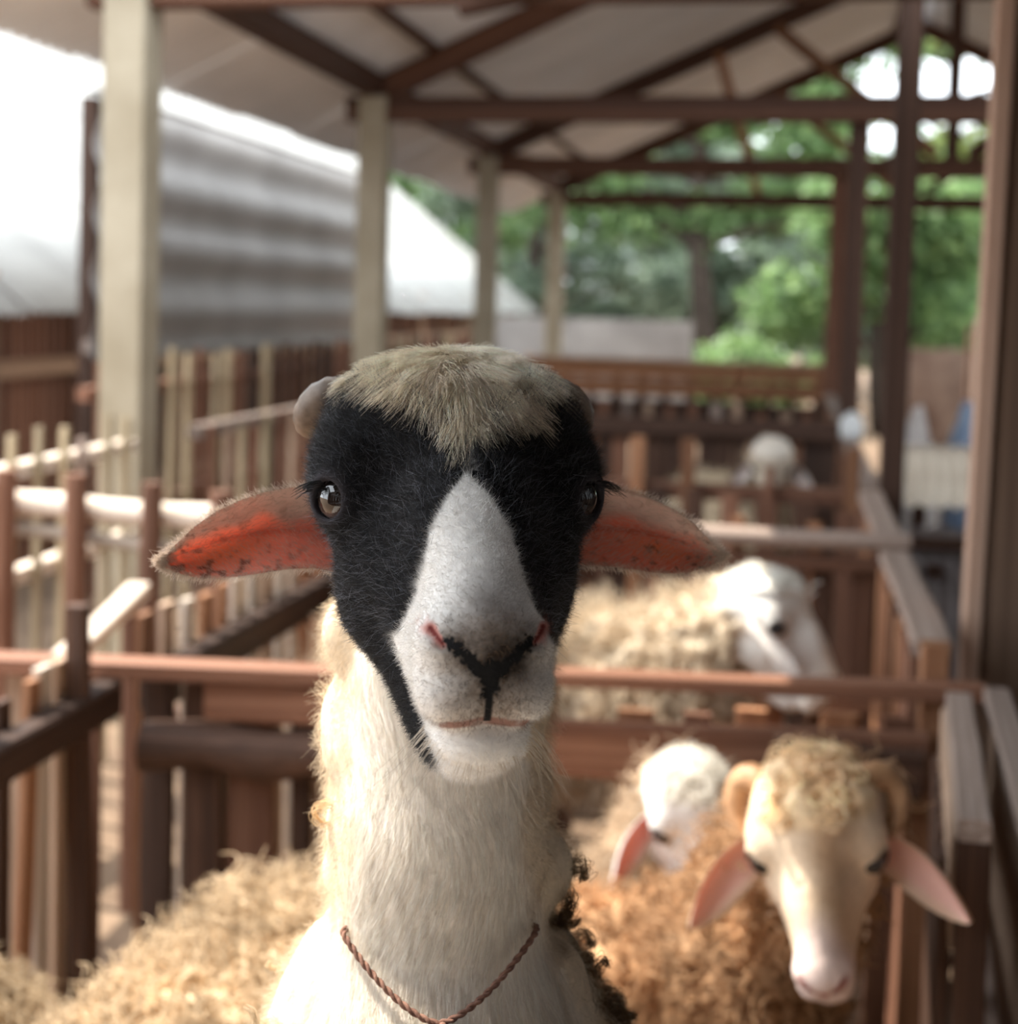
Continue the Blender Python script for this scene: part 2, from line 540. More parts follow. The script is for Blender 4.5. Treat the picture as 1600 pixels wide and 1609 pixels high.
# ------------------------------------------------------------------ barn frame: trusses, posts, plates
RS = .456                                                   # roof slope
RIDGE_X, PL_X, EAVE_X = 1.0, -2.06, -2.62
def roof_z(x): return 2.475 + RS * ((x - PL_X) if x <= RIDGE_X else (2 * RIDGE_X - x - PL_X))
TR_Y = [4.35, 7.09, 9.90, 12.90]
frame = thing('trim_1', 'dark brown timber roof frame of the sheep barn', None, (PL_X, 4.35, 0), kind='structure')
for i, Y in enumerate(TR_Y):
    piece('tie_beam', (-2.20, Y, 2.312), (4.25, Y, 2.318), .09, .125, W_TRUSS, frame)
    piece('rafter', (-2.12, Y + .02, roof_z(-2.12) - .075), (RIDGE_X, Y + .02, roof_z(RIDGE_X) - .075), .06, .13, W_TRUSS, frame)
    piece('rafter', (4.6, Y + .02, roof_z(4.6) - .075), (RIDGE_X, Y + .02, roof_z(RIDGE_X) - .075), .06, .13, W_TRUSS, frame)
    piece('king_post', (RIDGE_X, Y, 2.37), (RIDGE_X, Y, roof_z(RIDGE_X) - .1), .09, .09, W_TRUSS, frame)
    if i > 1:
        piece('strut', (RIDGE_X - .1, Y, 2.40), (-.15, Y, roof_z(-.15) - .12), .05, .08, W_ORANGE, frame)
        piece('strut', (-.30, Y, 2.37), (-.52, Y, roof_z(-.52) - .12), .05, .07, W_ORANGE, frame)
    piece('strut', (RIDGE_X + .1, Y, 2.40), (2.15, Y, roof_z(2.15) - .12), .05, .08, W_TRUSS, frame)
for k in range(3):
    piece('wall_plate', (PL_X, TR_Y[k] - (.15 if k == 0 else 0), 2.425), (PL_X, TR_Y[k + 1], 2.425), .10, .11, W_TRUSS, frame)
for xx in (-1.75, .8, 1.6, 2.4, 3.2, 4.0, 4.5):
    piece('purlin', (xx, 4.14, roof_z(xx) - .022), (xx, 13.45, roof_z(xx) - .022), .05, .04, W_TRUSS, frame)
piece('brace', (-2.04, 7.09 + .55, 2.42), (-1.62, 7.09, 2.34), .05, .07, W_ORANGE, frame)
piece('brace', (-2.04, 9.90 + .55, 2.42), (-1.75, 9.90, 2.34), .05, .07, W_ORANGE, frame)
# cream posts along the open left side
lab = ['cream plastered square post, nearest of the left row', 'cream plastered square post beside the grey tin sheet\'s far end',
       'cream square post, third along the open left side', 'thin cream post, farthest along the open left side']
for i, Y in enumerate(TR_Y):
    h = .070
    o = boxmesh('post', (PL_X - h, Y - h, 0), (PL_X + h, Y + h, 2.37 if i else 2.37), M_CONC)
    b = o.modifiers.new('b', 'BEVEL'); b.width = .008; b.segments = 2
    tag(o, lab[i], 'post', 'cream posts along the left side')
for i, Y in enumerate(TR_Y):
    o = boxmesh('post', (4.06, Y - .07, 0), (4.20, Y + .07, 2.25), M_CONC)
    tag(o, ['first', 'second', 'third', 'last'][i] + ' cream post along the open side across the aisle, counted from the camera', 'post', 'cream posts across the aisle')
# dark posts along the feed trough
labr = ['rough brown timber post at the right edge of the picture', 'dark timber post behind the trough, second from the camera', 'dark timber post behind the trough, third from the camera', 'reddish timber post at the far end of the trough']
for i, (Y, x0, x1, mt, zt) in enumerate([(2.93, .372, .51, W_GREY, 3.4), (4.75, .300, .376, W_DARK, 3.30), (7.20, .25, .345, W_DARK, 2.37), (10.0, .24, .36, W_RED, 2.37)]):
    o = thing('post', labr[i], 'post', ((x0 + x1) / 2, Y, 0), 'timber posts along the trough')
    piece('shaft', ((x0 + x1) / 2, Y, 0), ((x0 + x1) / 2 + (.034 if i == 0 else 0), Y, zt), x1 - x0, x1 - x0, mt if i else W_BROWN, o)
    if i == 0: piece('batten_strip', (x0 - .012, Y - .05, .62), (x0 + .022, Y - .05, 3.3), .06, .034, W_LITFACE, o)  # pale strip added for the post's lit left face, light put in its colour
# ------------------------------------------------------------------ roofs
def roof(name, lab_, xa, xb, ya, yb, zf, mat, step=.82, **kw):
    r = thing(name, lab_, None, ((xa + xb) / 2, ya, 0), kind='structure')
    za, zb = zf(xa), zf(xb); L = math.hypot(xb - xa, zb - za)
    y = ya; i = 0
    while y < yb - .01:
        w = min(step, yb - y)
        corrugated('roofing_sheet', r, mat, (xa, y, za + .012 * (i % 2)), (0, 1, 0), (xb - xa, 0, zb - za), w + .03, L, **kw)
        y += step; i += 1
    return r
roof('roof_left', 'corrugated tin roof slope over the pens', EAVE_X, RIDGE_X, 4.15, 13.6, roof_z, M_TIN, pitch=.09, amp=.014)
roof('roof_right', 'corrugated tin roof slope beyond the ridge', 4.7, RIDGE_X, 4.15, 13.6, roof_z, M_TIN, pitch=.09, amp=.014)
# unseen low roof over the camera, added to shade the sheep's head
LOWX = -0.93
def low_z(x): return 2.24 + .19 * (x - LOWX)
M_DARKTIN = plain('low_bounce_tin', (.05, .042, .037), (.10, .085, .075), scale=2, rough=.7, bump=.05)  # kept dark so the added roof bounces little light
roof('roof_light_blocker', 'added low corrugated tin roof shading the sheep from out of view', LOWX, 2.6, -1.25, 4.05, low_z, M_DARKTIN, pitch=.09)
fr2 = thing('trim_2', 'timber carrying the added low roof', None, (0, 0, 0), kind='structure')
for Y in (-1.1, .2, 3.9):
    piece('rafter', (LOWX + .02, Y, low_z(LOWX) - .06), (2.55, Y, low_z(2.55) - .06), .06, .1, W_TRUSS, fr2)
# unseen plank wall added to block light from the right
wr = thing('wall_right_blocker', 'added dark plank wall blocking light from the right', None, (2.45, -2.4, 0), kind='structure')
for i in range(21):
    piece('plank', (2.45, -1.2 + i * .26, 0), (2.45, -1.2 + i * .26, 2.85), .245, .03, W_DARK, wr)
wb = thing('wall_back_blocker', 'added dark plank wall behind the camera, blocking front light', None, (0, -1.3, 0), kind='structure')  # added out of view to cut the front fill on the face
for i in range(23):
    piece('plank', (-3.2 + i * .26, -1.3, 0), (-3.2 + i * .26, -1.3, 2.75), .03, .245, W_DARK, wb)

# ------------------------------------------------------------------ neighbouring shed on the left
def nroof_z(x): return 1.25 + .80 * (-3.45 - x)
roof('roof_shed', 'sunlit white corrugated roof of the neighbouring shed', -3.45, -7.6, 3.4, 20.4, nroof_z, M_WHITEROOF, step=.95, pitch=.11, amp=.012)
roof('roof_shed', 'far slope of the neighbouring shed roof', -11.6, -7.6, 3.4, 20.4, lambda x: 4.57 + .8 * (x + 7.6), M_WHITEROOF, step=2.0, pitch=.2, amp=.012)
ws = thing('wall_shed', 'slatted brown timber wall of the neighbouring shed', None, (-3.75, 3.4, 0), kind='structure')
n = 0; yv = 4.9
while yv < 20 and n < 150:
    sp = .085 if yv < 11 else .13
    piece('slat', (-3.75 + random.uniform(-.01, .01), yv, 0), (-3.75, yv + random.uniform(-.01, .01), 1.42), .055 if yv < 11 else .085, .02, W_RED, ws); yv += sp; n += 1
for yv in (5.2, 6.25, 7.3, 8.4, 9.6, 11.0, 12.6, 14.4, 16.4, 18.6):
    piece('stud', (-3.68, yv, 0), (-3.68, yv, 1.45), .09, .08, W_TAN, ws)
for z in (.25, .98):
    piece('rail', (-3.69, 3.4, z), (-3.69, 20.2, z + .02), .05, .09, W_TAN, ws)
boxmesh('wall_shed_inner', (-11.5, 20.25, 0), (-3.75, 20.35, 1.3), M_DIRT)['kind'] = 'structure'
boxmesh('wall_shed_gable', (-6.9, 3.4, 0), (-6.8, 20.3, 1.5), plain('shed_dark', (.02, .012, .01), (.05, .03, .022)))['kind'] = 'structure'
# grey tin sheets fixed upright outside the posts
gt = thing('tin_windbreak', 'grey corrugated tin sheets fixed upright with horizontal ribs', 'tin sheet', (-3.0, 6.0, 0))
zz = 1.06
for i in range(2):
    corrugated('tin_sheet', gt, M_GREYTIN, (-3.0 + .008 * i, 5.98, zz + i * .58), (0, 0, 1), (0, 1, 0), .62, 4.16, amp=.022, pitch=.30, seg=8)
corrugated('capping_sheet', gt, M_WHITEROOF, (-3.045, 5.98, 2.235), (1, 0, .15), (0, 1, 0), .08, 4.2, amp=.008, pitch=.13, seg=8)
for yv in (6.05, 8.1, 10.08):
    piece('stake', (-3.06, yv, 0), (-3.06, yv, 2.22), .07, .07, W_DARK, gt)
piece('batten_strip', (-3.045, 6.0, 1.12), (-3.045, 10.1, 1.10), .04, .06, W_GREY, gt)
# ------------------------------------------------------------------ sheep anatomy (head frame: x to its side, y up, z out of the face)
def head_prims(jaw=1.0):
    p = []
    p.append(E((0, .022, -.040), (.072, .060, .070), .02))
    p.append(E((0, .048, -.020), (.068, .031, .050), .02))              # poll
    for s in (-1, 1):
        p.append(E((s * .054, .014, .000), (.027, .029, .033), .022))   # brow and orbit
        p.append(E((s * .042, -.034, -.002), (.023, .040, .036), .025)) # cheek
    p.append(C((0, .020, .012), .046, (0, -.020, .060), .032, .022))    # forehead to bridge
    p.append(C((0, -.016, .058), .031, (0, -.062, .108), .025, .02))
    p.append(C((0, .002, .062), .017, (0, -.058, .120), .015, .016))    # nasal ridge
    for s in (-1, 1):
        p.append(C((s * .025, -.030, .022), .032, (s * .011, -.082, .085), .022, .022))
        p.append(C((s * .033, -.060, -.010), .024, (s * .010, -.118, .060), .016, .025))  # jaw bone
    p.append(C((0, -.108, .020), .026, (0, -.120, .072), .018, .02))
    p.append(E((0, -.076, .110), (.0325, .032, .030), .014))            # muzzle
    for s in (-1, 1):
        p.append(E((s * .0145, -.092, .116), (.0182, .017, .021), .008))   # upper lip
        p.append(E((s * .0180, -.068, .121), (.0148, .013, .017), .008))   # nostril wing
    p.append(E((0, -.067, .131), (.015, .013, .010), .008))             # nose pad
    p.append(E((0, -.1155, .101), (.0235, .0165, .024), .006))          # lower lip, chin
    for s in (-1, 1):                                                   # carved nostrils and mouth
        p.append(C((s * .0275, -.0600, .1330), .0026, (s * .0225, -.0665, .1420), .0034, .004, sub=True))
        p.append(C((s * .0225, -.0665, .1420), .0034, (s * .0130, -.0720, .1480), .0022, .004, sub=True))
        p.append(C((s * .0003, -.1045, .1390), .0018, (s * .0180, -.1070, .1310), .0018, .004, sub=True))
        p.append(C((s * .0180, -.1070, .1310), .0018, (s * .0270, -.1090, .1120), .0015, .004, sub=True))
    p.append(C((0, -.084, .146), .0016, (0, -.104, .140), .0018, .004, sub=True))  # philtrum
    return p

EYE_C = np.array([.0640, .001, .0155]); EYE_N = nrm([.76, .05, .65])
def eye_prims():
    p = []
    for s in (-1, 1):
        c = EYE_C * (s, 1, 1); n = EYE_N * (s, 1, 1)
        p.append(E(c, (.0178, .0178, .0178), .010))
        p.append(C(c + n * .010 + np.array([-s * .002, -.0015, 0]), +.0098, c + n * .05, .0118, .004, sub=True))
        p.append(E(c, (.0142, .0142, .0142), .002, sub=True))
    return p

def tube_mesh(path, rad, nseg=12, closed=False, caps=True):
    path = np.asarray(path, float); n = len(path)
    rad = np.broadcast_to(rad, (n,))
    tan = np.gradient(path, axis=0) if not closed else np.roll(path, -1, 0) - np.roll(path, 1, 0)
    tan = nrm(tan)
    ref = np.array([0., 0., 1.]) if abs(tan[0][2]) < .9 else np.array([1., 0., 0.])
    V = []; a = nrm(np.cross(tan[0], ref))
    for i in range(n):
        a = nrm(a - tan[i] * (a @ tan[i])); b = np.cross(tan[i], a)
        th = np.arange(nseg) * 2 * math.pi / nseg
        V.append(path[i] + rad[i] * (np.cos(th)[:, None] * a + np.sin(th)[:, None] * b))
    V = np.concatenate(V)
    F = []
    m = n if closed else n - 1
    for i in range(m):
        j = (i + 1) % n
        for k in range(nseg):
            k2 = (k + 1) % nseg
            F.append((i * nseg + k, i * nseg + k2, j * nseg + k2, j * nseg + k))
    if caps and not closed:
        F.append(tuple(range(nseg))[::-1]); F.append(tuple((n - 1) * nseg + k for k in range(nseg)))
    return V, F

def uv_sphere(c, r, nu=24, nv=16):
    V, F = [], []
    for i in range(nv + 1):
        for j in range(nu):
            th = math.pi * i / nv; ph = 2 * math.pi * j / nu
            V.append((math.sin(th) * math.cos(ph), math.sin(th) * math.sin(ph), math.cos(th)))
    for i in range(nv):
        for j in range(nu):
            F.append((i * nu + j, (i + 1) * nu + j, (i + 1) * nu + (j + 1) % nu, i * nu + (j + 1) % nu))
    return np.array(V) * r + c, F, np.array(V)

def ear_geo(side, top, bot, xs_, depth, z0, z1, thick=.0022, n=40, m=16):
    """A cupped leaf of an ear in the head frame; side -1/+1; returns V,F,(s,t,inner)"""
    s = np.linspace(0, 1, n) ** .9
    x = np.interp(s, np.linspace(0, 1, len(xs_)), xs_)
    yt = np.interp(s, np.linspace(0, 1, len(xs_)), top); yb = np.interp(s, np.linspace(0, 1, len(xs_)), bot)
    V = []; A = []
    for layer in (0, 1):
        for i in range(n):
            for j in range(m):
                t = -1 + 2 * j / (m - 1)
                y = (yt[i] + yb[i]) / 2 + t * (yt[i] - yb[i]) / 2
                hw = (yt[i] - yb[i]) / 2
                dd = min(depth * (1 - .35 * s[i]), hw * .9)
                z = z0 + (z1 - z0) * s[i] - dd * (1 - t * t) + .004 * (t > .7) * (t - .7) / .3 + .0025 * math.sin(s[i] * 9 + t * 2)
                if layer: z -= thick * (1 - .75 * max(abs(t) ** 6, s[i] ** 10))
                V.append((side * x[i], y, z)); A.append((s[i], t, 1 - layer))
    F = []
    def id(l, i, j): return l * n * m + i * m + j
    for i in range(n - 1):
        for j in range(m - 1):
            a = (id(0, i, j), id(0, i + 1, j), id(0, i + 1, j + 1), id(0, i, j + 1))
            b = (id(1, i, j), id(1, i, j + 1), id(1, i + 1, j + 1), id(1, i + 1, j))
            F.append(a if side < 0 else a[::-1]); F.append(b if side < 0 else b[::-1])
        for j in (0, m - 1):
            F.append((id(0, i, j), id(1, i, j), id(1, i + 1, j), id(0, i + 1, j)))
    for j in range(m - 1):
        F.append((id(0, n - 1, j), id(0, n - 1, j + 1), id(1, n - 1, j + 1), id(1, n - 1, j)))
    return np.array(V), F, np.array(A)

def ear_material(name, t=0.55):
    m, nt, b, out = newmat(name)
    L = nt.links.new
    a = nd(nt, 'ShaderNodeAttribute', attribute_name='Col')
    L(a.outputs['Color'], b.inputs['Base Color']); b.inputs['Roughness'].default_value = .6; b.inputs['Specular IOR Level'].default_value = .25
    mul = nd(nt, 'ShaderNodeMix', data_type='RGBA', blend_type='MULTIPLY'); mul.inputs[0].default_value = 1.0
    L(a.outputs['Color'], mul.inputs[6]); mul.inputs[7].default_value = (1.0, .56, .42, 1)
    tr = nd(nt, 'ShaderNodeBsdfTranslucent'); L(mul.outputs[2], tr.inputs['Color'])
    mix = nd(nt, 'ShaderNodeMixShader'); L(a.outputs['Alpha'], mix.inputs[0])
    L(b.outputs[0], mix.inputs[1]); L(tr.outputs[0], mix.inputs[2]); L(mix.outputs[0], out.inputs['Surface'])
    return m

M_COAT = attr_mat('sheep_coat', rough=.8, spec=.2, noise=.25, nscale=160, bump=.3)
M_HAIR = hair_mat('sheep_hair', rough=.36, spec=.6, trans=.25)
M_WOOL = hair_mat('sheep_wool', rough=.7, spec=.2, trans=.35)
M_EAR = ear_material('ear_skin')
M_HORN = plain('horn', (.10, .070, .050), (.25, .185, .14), scale=60, rough=.5, bump=.4, dist=.002)
def _eyemat():
    m, nt, b, out = newmat('eye'); L = nt.links.new
    a = nd(nt, 'ShaderNodeAttribute', attribute_name='Col'); L(a.outputs['Color'], b.inputs['Base Color'])
    b.inputs['Roughness'].default_value = .04; b.inputs['Coat Weight'].default_value = 1.0; b.inputs['Coat Roughness'].default_value = .02
    return m
M_EYE = _eyemat()

def refine(P, Q, mask, prims):
    """split the chosen quads in four and lay the new points on the surface"""
    q = Q[mask]; rest = Q[~mask]
    e = np.stack([q, np.roll(q, -1, 1)], 2).reshape(-1, 2); es = np.sort(e, 1)
    key = es[:, 0].astype(np.int64) * len(P) + es[:, 1]
    uk, inv, cnt = np.unique(key, return_inverse=True, return_counts=True)
    mids = (P[uk // len(P)] + P[uk % len(P)]) / 2
    cen = P[q].mean(1)
    for arr, sel in ((mids, cnt == 2), (cen, np.ones(len(cen), bool))):
        a = arr[sel]; arr[sel] = a - field_grad(prims, a, 2e-4) * np.clip(field_pts(prims, a), -.002, .002)[:, None]
    mi = inv.reshape(-1, 4) + len(P); ci = np.arange(len(cen)) + len(P) + len(mids)
    new = np.concatenate([np.stack([q[:, k], mi[:, k], ci, mi[:, (k + 3) % 4]], 1) for k in range(4)])
    return np.concatenate([P, mids, cen]), np.concatenate([rest, new])

# ------------------------------------------------------------------ the black and white sheep in front
def px_ray(x, y):
    return nrm(FWD * 2300.0 + CRIGHT * (x - 800.0) - CUP * (y - 600.0))

def main_sheep():
    rng = np.random.default_rng(5)
    O = CAM + px_ray(717, 785) * .83
    FV = nrm(CAM - O); UV = nrm(CUP - FV * (CUP @ FV)); RV = np.cross(UV, FV)
    M = np.stack([RV, UV, FV], 1)                                  # view-local -> world
    psi = math.radians(6.5)
    Rh = np.array([[math.cos(psi), 0, math.sin(psi)], [0, 1, 0], [-math.sin(psi), 0, math.cos(psi)]])
    root = thing('sheep', 'black and white faced sheep with drooping pink ears staring into the camera', 'sheep', tuple(np.round(O * (1, 1, 0) + (0, .33, 0), 3)))
    W2L = lambda w: M.T @ (np.asarray(w, float) - O)
    hp = xform(head_prims() + eye_prims(), Rh, np.zeros(3))
    neck = [C((0, -.005, -.065), .058, (-.006, -.12, -.082), .054, .03),
            C((-.006, -.12, -.082), .054, (-.009, -.20, -.088), .055, .03),
            C((-.009, -.20, -.088), .055, (-.010, -.34, -.105), .076, .04),
            E((-.010, -.43, -.125), (.128, .12, .12), .06)]
    # wool that thickens the sides and nape of the neck
    woolp = []
    for i in range(84):
        t = rng.random(); s = rng.choice([-1, 1]); a = rng.uniform(-.25, 1.3)
        u = -.06 - .34 * t; rr = .054 + .036 * max(0, (t - .35) / .65) ** 1.2
        c = np.array([-.008 + s * rr * math.cos(a) * 1.02, u, -.088 - .03 * t - rr * math.sin(a)])
        woolp.append(E(c, np.array([.017, .019, .016]) * rng.uniform(.7, 1.3) * (1.0 if s < 0 else .8), .018))
    ch = O + M @ np.array([-.012, -.43, -.125])
    rump = ch + np.array([-.08, .34, -.40])
    body = [C(W2L(ch), .135, W2L((ch + rump) / 2 + (0, 0, -.02)), .165, .06), C(W2L((ch + rump) / 2 + (0, 0, -.02)), .165, W2L(rump), .15, .06)]
    for s in (-1, 1):                                               # forelegs propped on the rail, hind legs on the floor
        sh = ch + np.array([s * .09, .02, -.07]); kn = ch + np.array([s * .085, -.09, -.20]); ft = ch + np.array([s * .08, -.20, -.335])
        body += [C(W2L(sh), .06, W2L(kn), .032, .03), C(W2L(kn), .030, W2L(ft), .019, .01), C(W2L(ft + (0, -.02, .012)), .018, W2L(ft + (0, -.05, 0)), .022, .008)]
        hi = rump + np.array([s * .09, .0, -.06]); st = np.array([hi[0], hi[1] - .10, .30]); hk = np.array([hi[0], hi[1] + .10, .17]); fo = np.array([hi[0], hi[1] + .05, .03])
        body += [C(W2L(hi), .10, W2L(st), .065, .03), C(W2L(st), .055, W2L(hk), .026, .02), C(W2L(hk), .025, W2L(fo), .02, .01), C(W2L(fo), .02, W2L(fo + (0, -.035, -.008)), .022, .01)]
    tl = rump + np.array([0, .10, .06]); body.append(C(W2L(tl), .035, W2L(tl + (0, .06, -.16)), .02, .03))
    soft = neck + woolp + body
    prims = soft + hp[:-6] + hp[-6:]
    lo = np.min([pbox(p)[0] for p in prims], 0) - .03; hi_ = np.max([pbox(p)[1] for p in prims], 0) + .03
    gx = axis_grid(lo[0], hi_[0], -.105, .105, .0019, .016)
    gy = axis_grid(lo[1], hi_[1], -.15, .10, .0019, .016)
    gz = axis_grid(lo[2], hi_[2], -.07, .155, .0019, .016)
    P, Q = sdf_mesh(prims, gx, gy, gz)
    for lim in (.098, .102):
        hc = (P[Q].mean(1)) @ Rh
        P, Q = refine(P, Q, (hc[:, 2] > lim) & (hc[:, 1] > -.122) & (hc[:, 1] < -.045), prims)
    N = field_grad(prims, P)
    H = P @ Rh                                                     # head frame
    dh = field_pts(hp, P); dn = field_pts(soft, P)
    x, y, z = H[:, 0], H[:, 1], H[:, 2]
    head = sstep(-.004, .004, dn - dh)
    jit = (vnoise(H, 260, 3) - .5)
    # ---- natural coat pattern
    black = np.array([.0045, .0045, .006]); white = np.array([.90, .875, .835]); cream = np.array([.70, .58, .43]); pollc = np.array([.88, .75, .59])
    yy = [-.2, -.092, -.080, -.066, -.052, -.036, -.014, .003, .012, .022]
    ww = [.06, .06, .046, .034, .0285, .0245, .0195, .0100, .0015, -.002]
    w = np.interp(y + jit * .006, yy, ww)
    blaze = sstep(-.0016, .0016, w + jit * .004 - np.abs(x + .004))
    muzz = sstep(.062, .070, z + jit * .006 - .35 * np.maximum(0, -.085 - y))
    blaze = blaze * sstep(.02, .045, z + 1.0 * np.maximum(0, y - .0))
    blaze = np.where(y < -.07, np.minimum(blaze, muzz), blaze)
    topline = .046 + .60 * np.abs(x - .002) + jit * .010 - .010 * np.exp(-(x / .006) ** 2)
    poll = sstep(-.003, .003, y - topline)
    streak = np.exp(-(x / .0022) ** 2) * ((y > .015) & (y < .05)) * (vnoise(H, 900, 9) > .45) * .5
    under = sstep(-.112, -.118, y) * sstep(-.022, -.014, x)
    wh = np.clip(np.maximum(np.maximum(blaze, streak), under), 0, 1)
    col = lerp(black, white, wh); col = lerp(col, pollc, poll)
    # skin details of the muzzle
    def seg(a, b):
        a = np.array(a); b = np.array(b); d = b - a; ax = np.abs(x)
        t = np.clip(((ax - a[0]) * d[0] + (y - a[1]) * d[1]) / (d @ d), 0, 1)
        return np.hypot(ax - a[0] - t * d[0], y - a[1] - t * d[1])
    frn = (z > .105)
    dnose = np.minimum(seg((.0185, -.0665), (.004, -.0800)), seg((.001, -.078), (.001, -.090)))
    pad = np.clip(sstep(.0044, .0022, dnose + (vnoise(H, 750, 41) - .5) * .0042) + sstep(.0080, .0035, np.hypot(x * .8, (y + .0800) * 1.25) + jit * .004), 0, 1) * frn
    phil = sstep(.0026, .0012, np.abs(x)) * ((y < -.085) & (y > -.1045)) * frn
    tp_ = sstep(.020, .029, np.abs(x))
    dpk = seg((.0268, -.0605), (.0218, -.0672)) / (.55 + .75 * tp_)
    pink = sstep(.0045, .0010, dpk + jit * .002) * frn
    dirt = np.exp(-(x / .021) ** 2) * (sstep(-.112, -.098, y) * sstep(-.052, -.066, y)) * sstep(.10, .12, z)
    dirt2 = np.exp(-(x / .024) ** 2) * sstep(-.114, -.100, y) * sstep(-.050, -.062, y) * sstep(.10, .118, z)
    speck = dirt * (.12 + .88 * sstep(.52, .75, vnoise(H, 620, 4))) * np.clip(1.15 - 22 * np.abs(y + .082), .25, 1)
    grey_fur = np.exp(-(x / .016) ** 2) * sstep(-.075, -.05, y) * sstep(-.022, -.05, y) * sstep(.06, .09, z) * .75  # patch of greyer fur on the bridge above the nose
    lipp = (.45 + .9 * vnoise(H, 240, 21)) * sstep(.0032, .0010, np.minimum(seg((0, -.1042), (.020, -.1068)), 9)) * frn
    col = lerp(col, np.array([.20, .165, .145]), np.clip(grey_fur, 0, 1))
    near = np.exp(-(dnose / .0075) ** 2) * frn * (.55 + .9 * (vnoise(H, 300, 15) - .3))
    col = lerp(col, np.array([.34, .27, .22]), np.clip(dirt2 * (.75 + .5 * (vnoise(H, 160, 14) - .5)), 0, .8))
    col = lerp(col, np.array([.075, .052, .035]), np.clip(speck * .5, 0, .9))
    col = lerp(col, np.array([.085, .058, .040]), np.clip(near, 0, .85))
    dk2 = np.exp(-((x - .008) / .0155) ** 2 - ((y + .0745) / .0115) ** 2) * frn * (.95 + .5 * vnoise(H, 280, 31))
    col = lerp(col, np.array([.030, .021, .016]), np.clip(dk2, 0, .95))
    col = lerp(col, np.array([.24, .11, .085]), np.clip(lipp, 0, .9))
    col = lerp(col, np.array([.56, .24, .20]), np.clip(pink, 0, 1))
    col = lerp(col, np.array([.20, .035, .030]), sstep(.0018, .0004, dpk) * frn)
    col = lerp(col, np.array([.006, .006, .007]), np.clip(np.maximum(pad, phil), 0, 1))
    # eyelids: bare dark skin
    de = np.min([np.linalg.norm(H - (EYE_C + EYE_N * .010) * (s, 1, 1), axis=1) for s in (-1, 1)], 0)
    lid = sstep(.019, .012, de)
    col = lerp(col, np.array([.030, .026, .030]), lid * head)
    # neck: white throat, creamy woolly sides
    L = P; side = np.abs(L[:, 0] + .010) / (.055 + .05 * sstep(-.2, -.36, L[:, 1])); back = sstep(-.075, -.11, L[:, 2] + .12 * np.minimum(0, L[:, 1] + .12) * -.25)
    woolm = np.clip(np.maximum(sstep(.80, 1.0, side + (vnoise(P, 60, 2) - .5) * .2), back), 0, 1)
    ncol = lerp(np.array([.88, .81, .725]), cream, woolm)
    ncol = lerp(ncol, np.array([.66, .55, .41]), sstep(-.27, -.33, L[:, 1]) * .6)
    tagm = sstep(.052, .070, L[:, 0]) * sstep(.54, .66, vnoise(P, 34, 6)) * sstep(-.10, -.14, L[:, 1])
    ncol = lerp(ncol, np.array([.13, .085, .05]), tagm * .8)
    col = lerp(ncol, col, head)
    W = P @ M.T + O
    bodyo = mesh_np('body', W, Q, M_COAT, root, cols=col)

    # ---- fur
    NW = N @ M.T
    def comb_of(Pl, Nl, Hl):
        """hair lies away from the nose on the face, down the neck"""
        nose = np.array([0, -.075, .15])
        d = Hl - nose; d[:, 0] *= 1.6
        d = d @ Rh.T
        return d
    covered = (1 - np.clip(pad + phil + lipp * .8 + pink, 0, 1)) * (1 - .85 * lid)
    frontv = sstep(-.35, .1, N[:, 2])
    hd = head * (1 - poll) * covered * (y > -.16) * frontv
    def grow(name, n, wgt, Lf, lay, rad, k, mat, colf=None, jitter=.25, comb=None, wavy=0.0, clump=0, cstr=.7, hug=0):
        T, bc = sample_faces(P, Q, n, np.maximum(wgt, 0), rng)
        p = interp(P, T, bc); nn = nrm(interp(N, T, bc)); h = p @ Rh; c = interp(col, T, bc)
        cb = comb(p, nn, h); cb = nrm(cb - nn * (cb * nn).sum(1, keepdims=True) + rng.normal(size=p.shape) * jitter * .6)
        ly = lay(p, h) if callable(lay) else lay
        ly = np.broadcast_to(ly, (n,))[:, None]
        d = nrm(nn * (1 - ly) + cb * ly + rng.normal(size=p.shape) * jitter * .35)
        Ln = (Lf(p, h) if callable(Lf) else np.full(n, Lf)) * rng.uniform(.65, 1.25, n)
        if colf is not None: c = colf(p, h, c)
        c = np.clip(c * rng.uniform(.72, 1.22, (n, 1)), 0, .92)
        q = strands(p - nn * .0004, d, cb * .35, Ln, k)
        if wavy:
            t = np.linspace(0, 1, k)[None, :, None]
            q = q + rng.normal(size=(n, 1, 3)) * wavy * np.sin(t * rng.uniform(4, 9, (n, 1, 1)) + rng.random((n, 1, 1)) * 6) * t
        if hug:
            flat = q.reshape(-1, 3); dv = field_pts(hp, flat)
            lim = np.tile(np.linspace(.0008, 1, k), n) * np.repeat(rng.uniform(.25, 1.0, n), k) * hug
            gg = field_grad(hp, flat)
            q = (flat - gg * (np.maximum(dv - lim, 0) + np.minimum(dv - .0006, 0))[:, None]).reshape(n, k, 3)
        if clump:
            gi = rng.choice(n, clump, replace=False); gp = p[gi]
            best = np.zeros(n, int)
            for a0 in range(0, n, 4000):
                dd = ((p[a0:a0 + 4000, None, :] - gp[None]) ** 2).sum(2); best[a0:a0 + 4000] = dd.argmin(1)
            tt_ = (np.linspace(0, 1, k) ** 1.1)[None, :, None]
            tgt = q[gi][best] + (p - gp[best])[:, None, :] * .25
            q = q + (tgt - q) * tt_ * cstr
        tp = np.linspace(1, .25, k)[None, :]
        return curves_obj(name, q @ M.T + O, rad * tp, c, mat, bodyo)
    facelen = lambda p, h: .0034 + .0030 * sstep(.0, .04, h[:, 1]) - .0010 * sstep(.10, .13, h[:, 2])
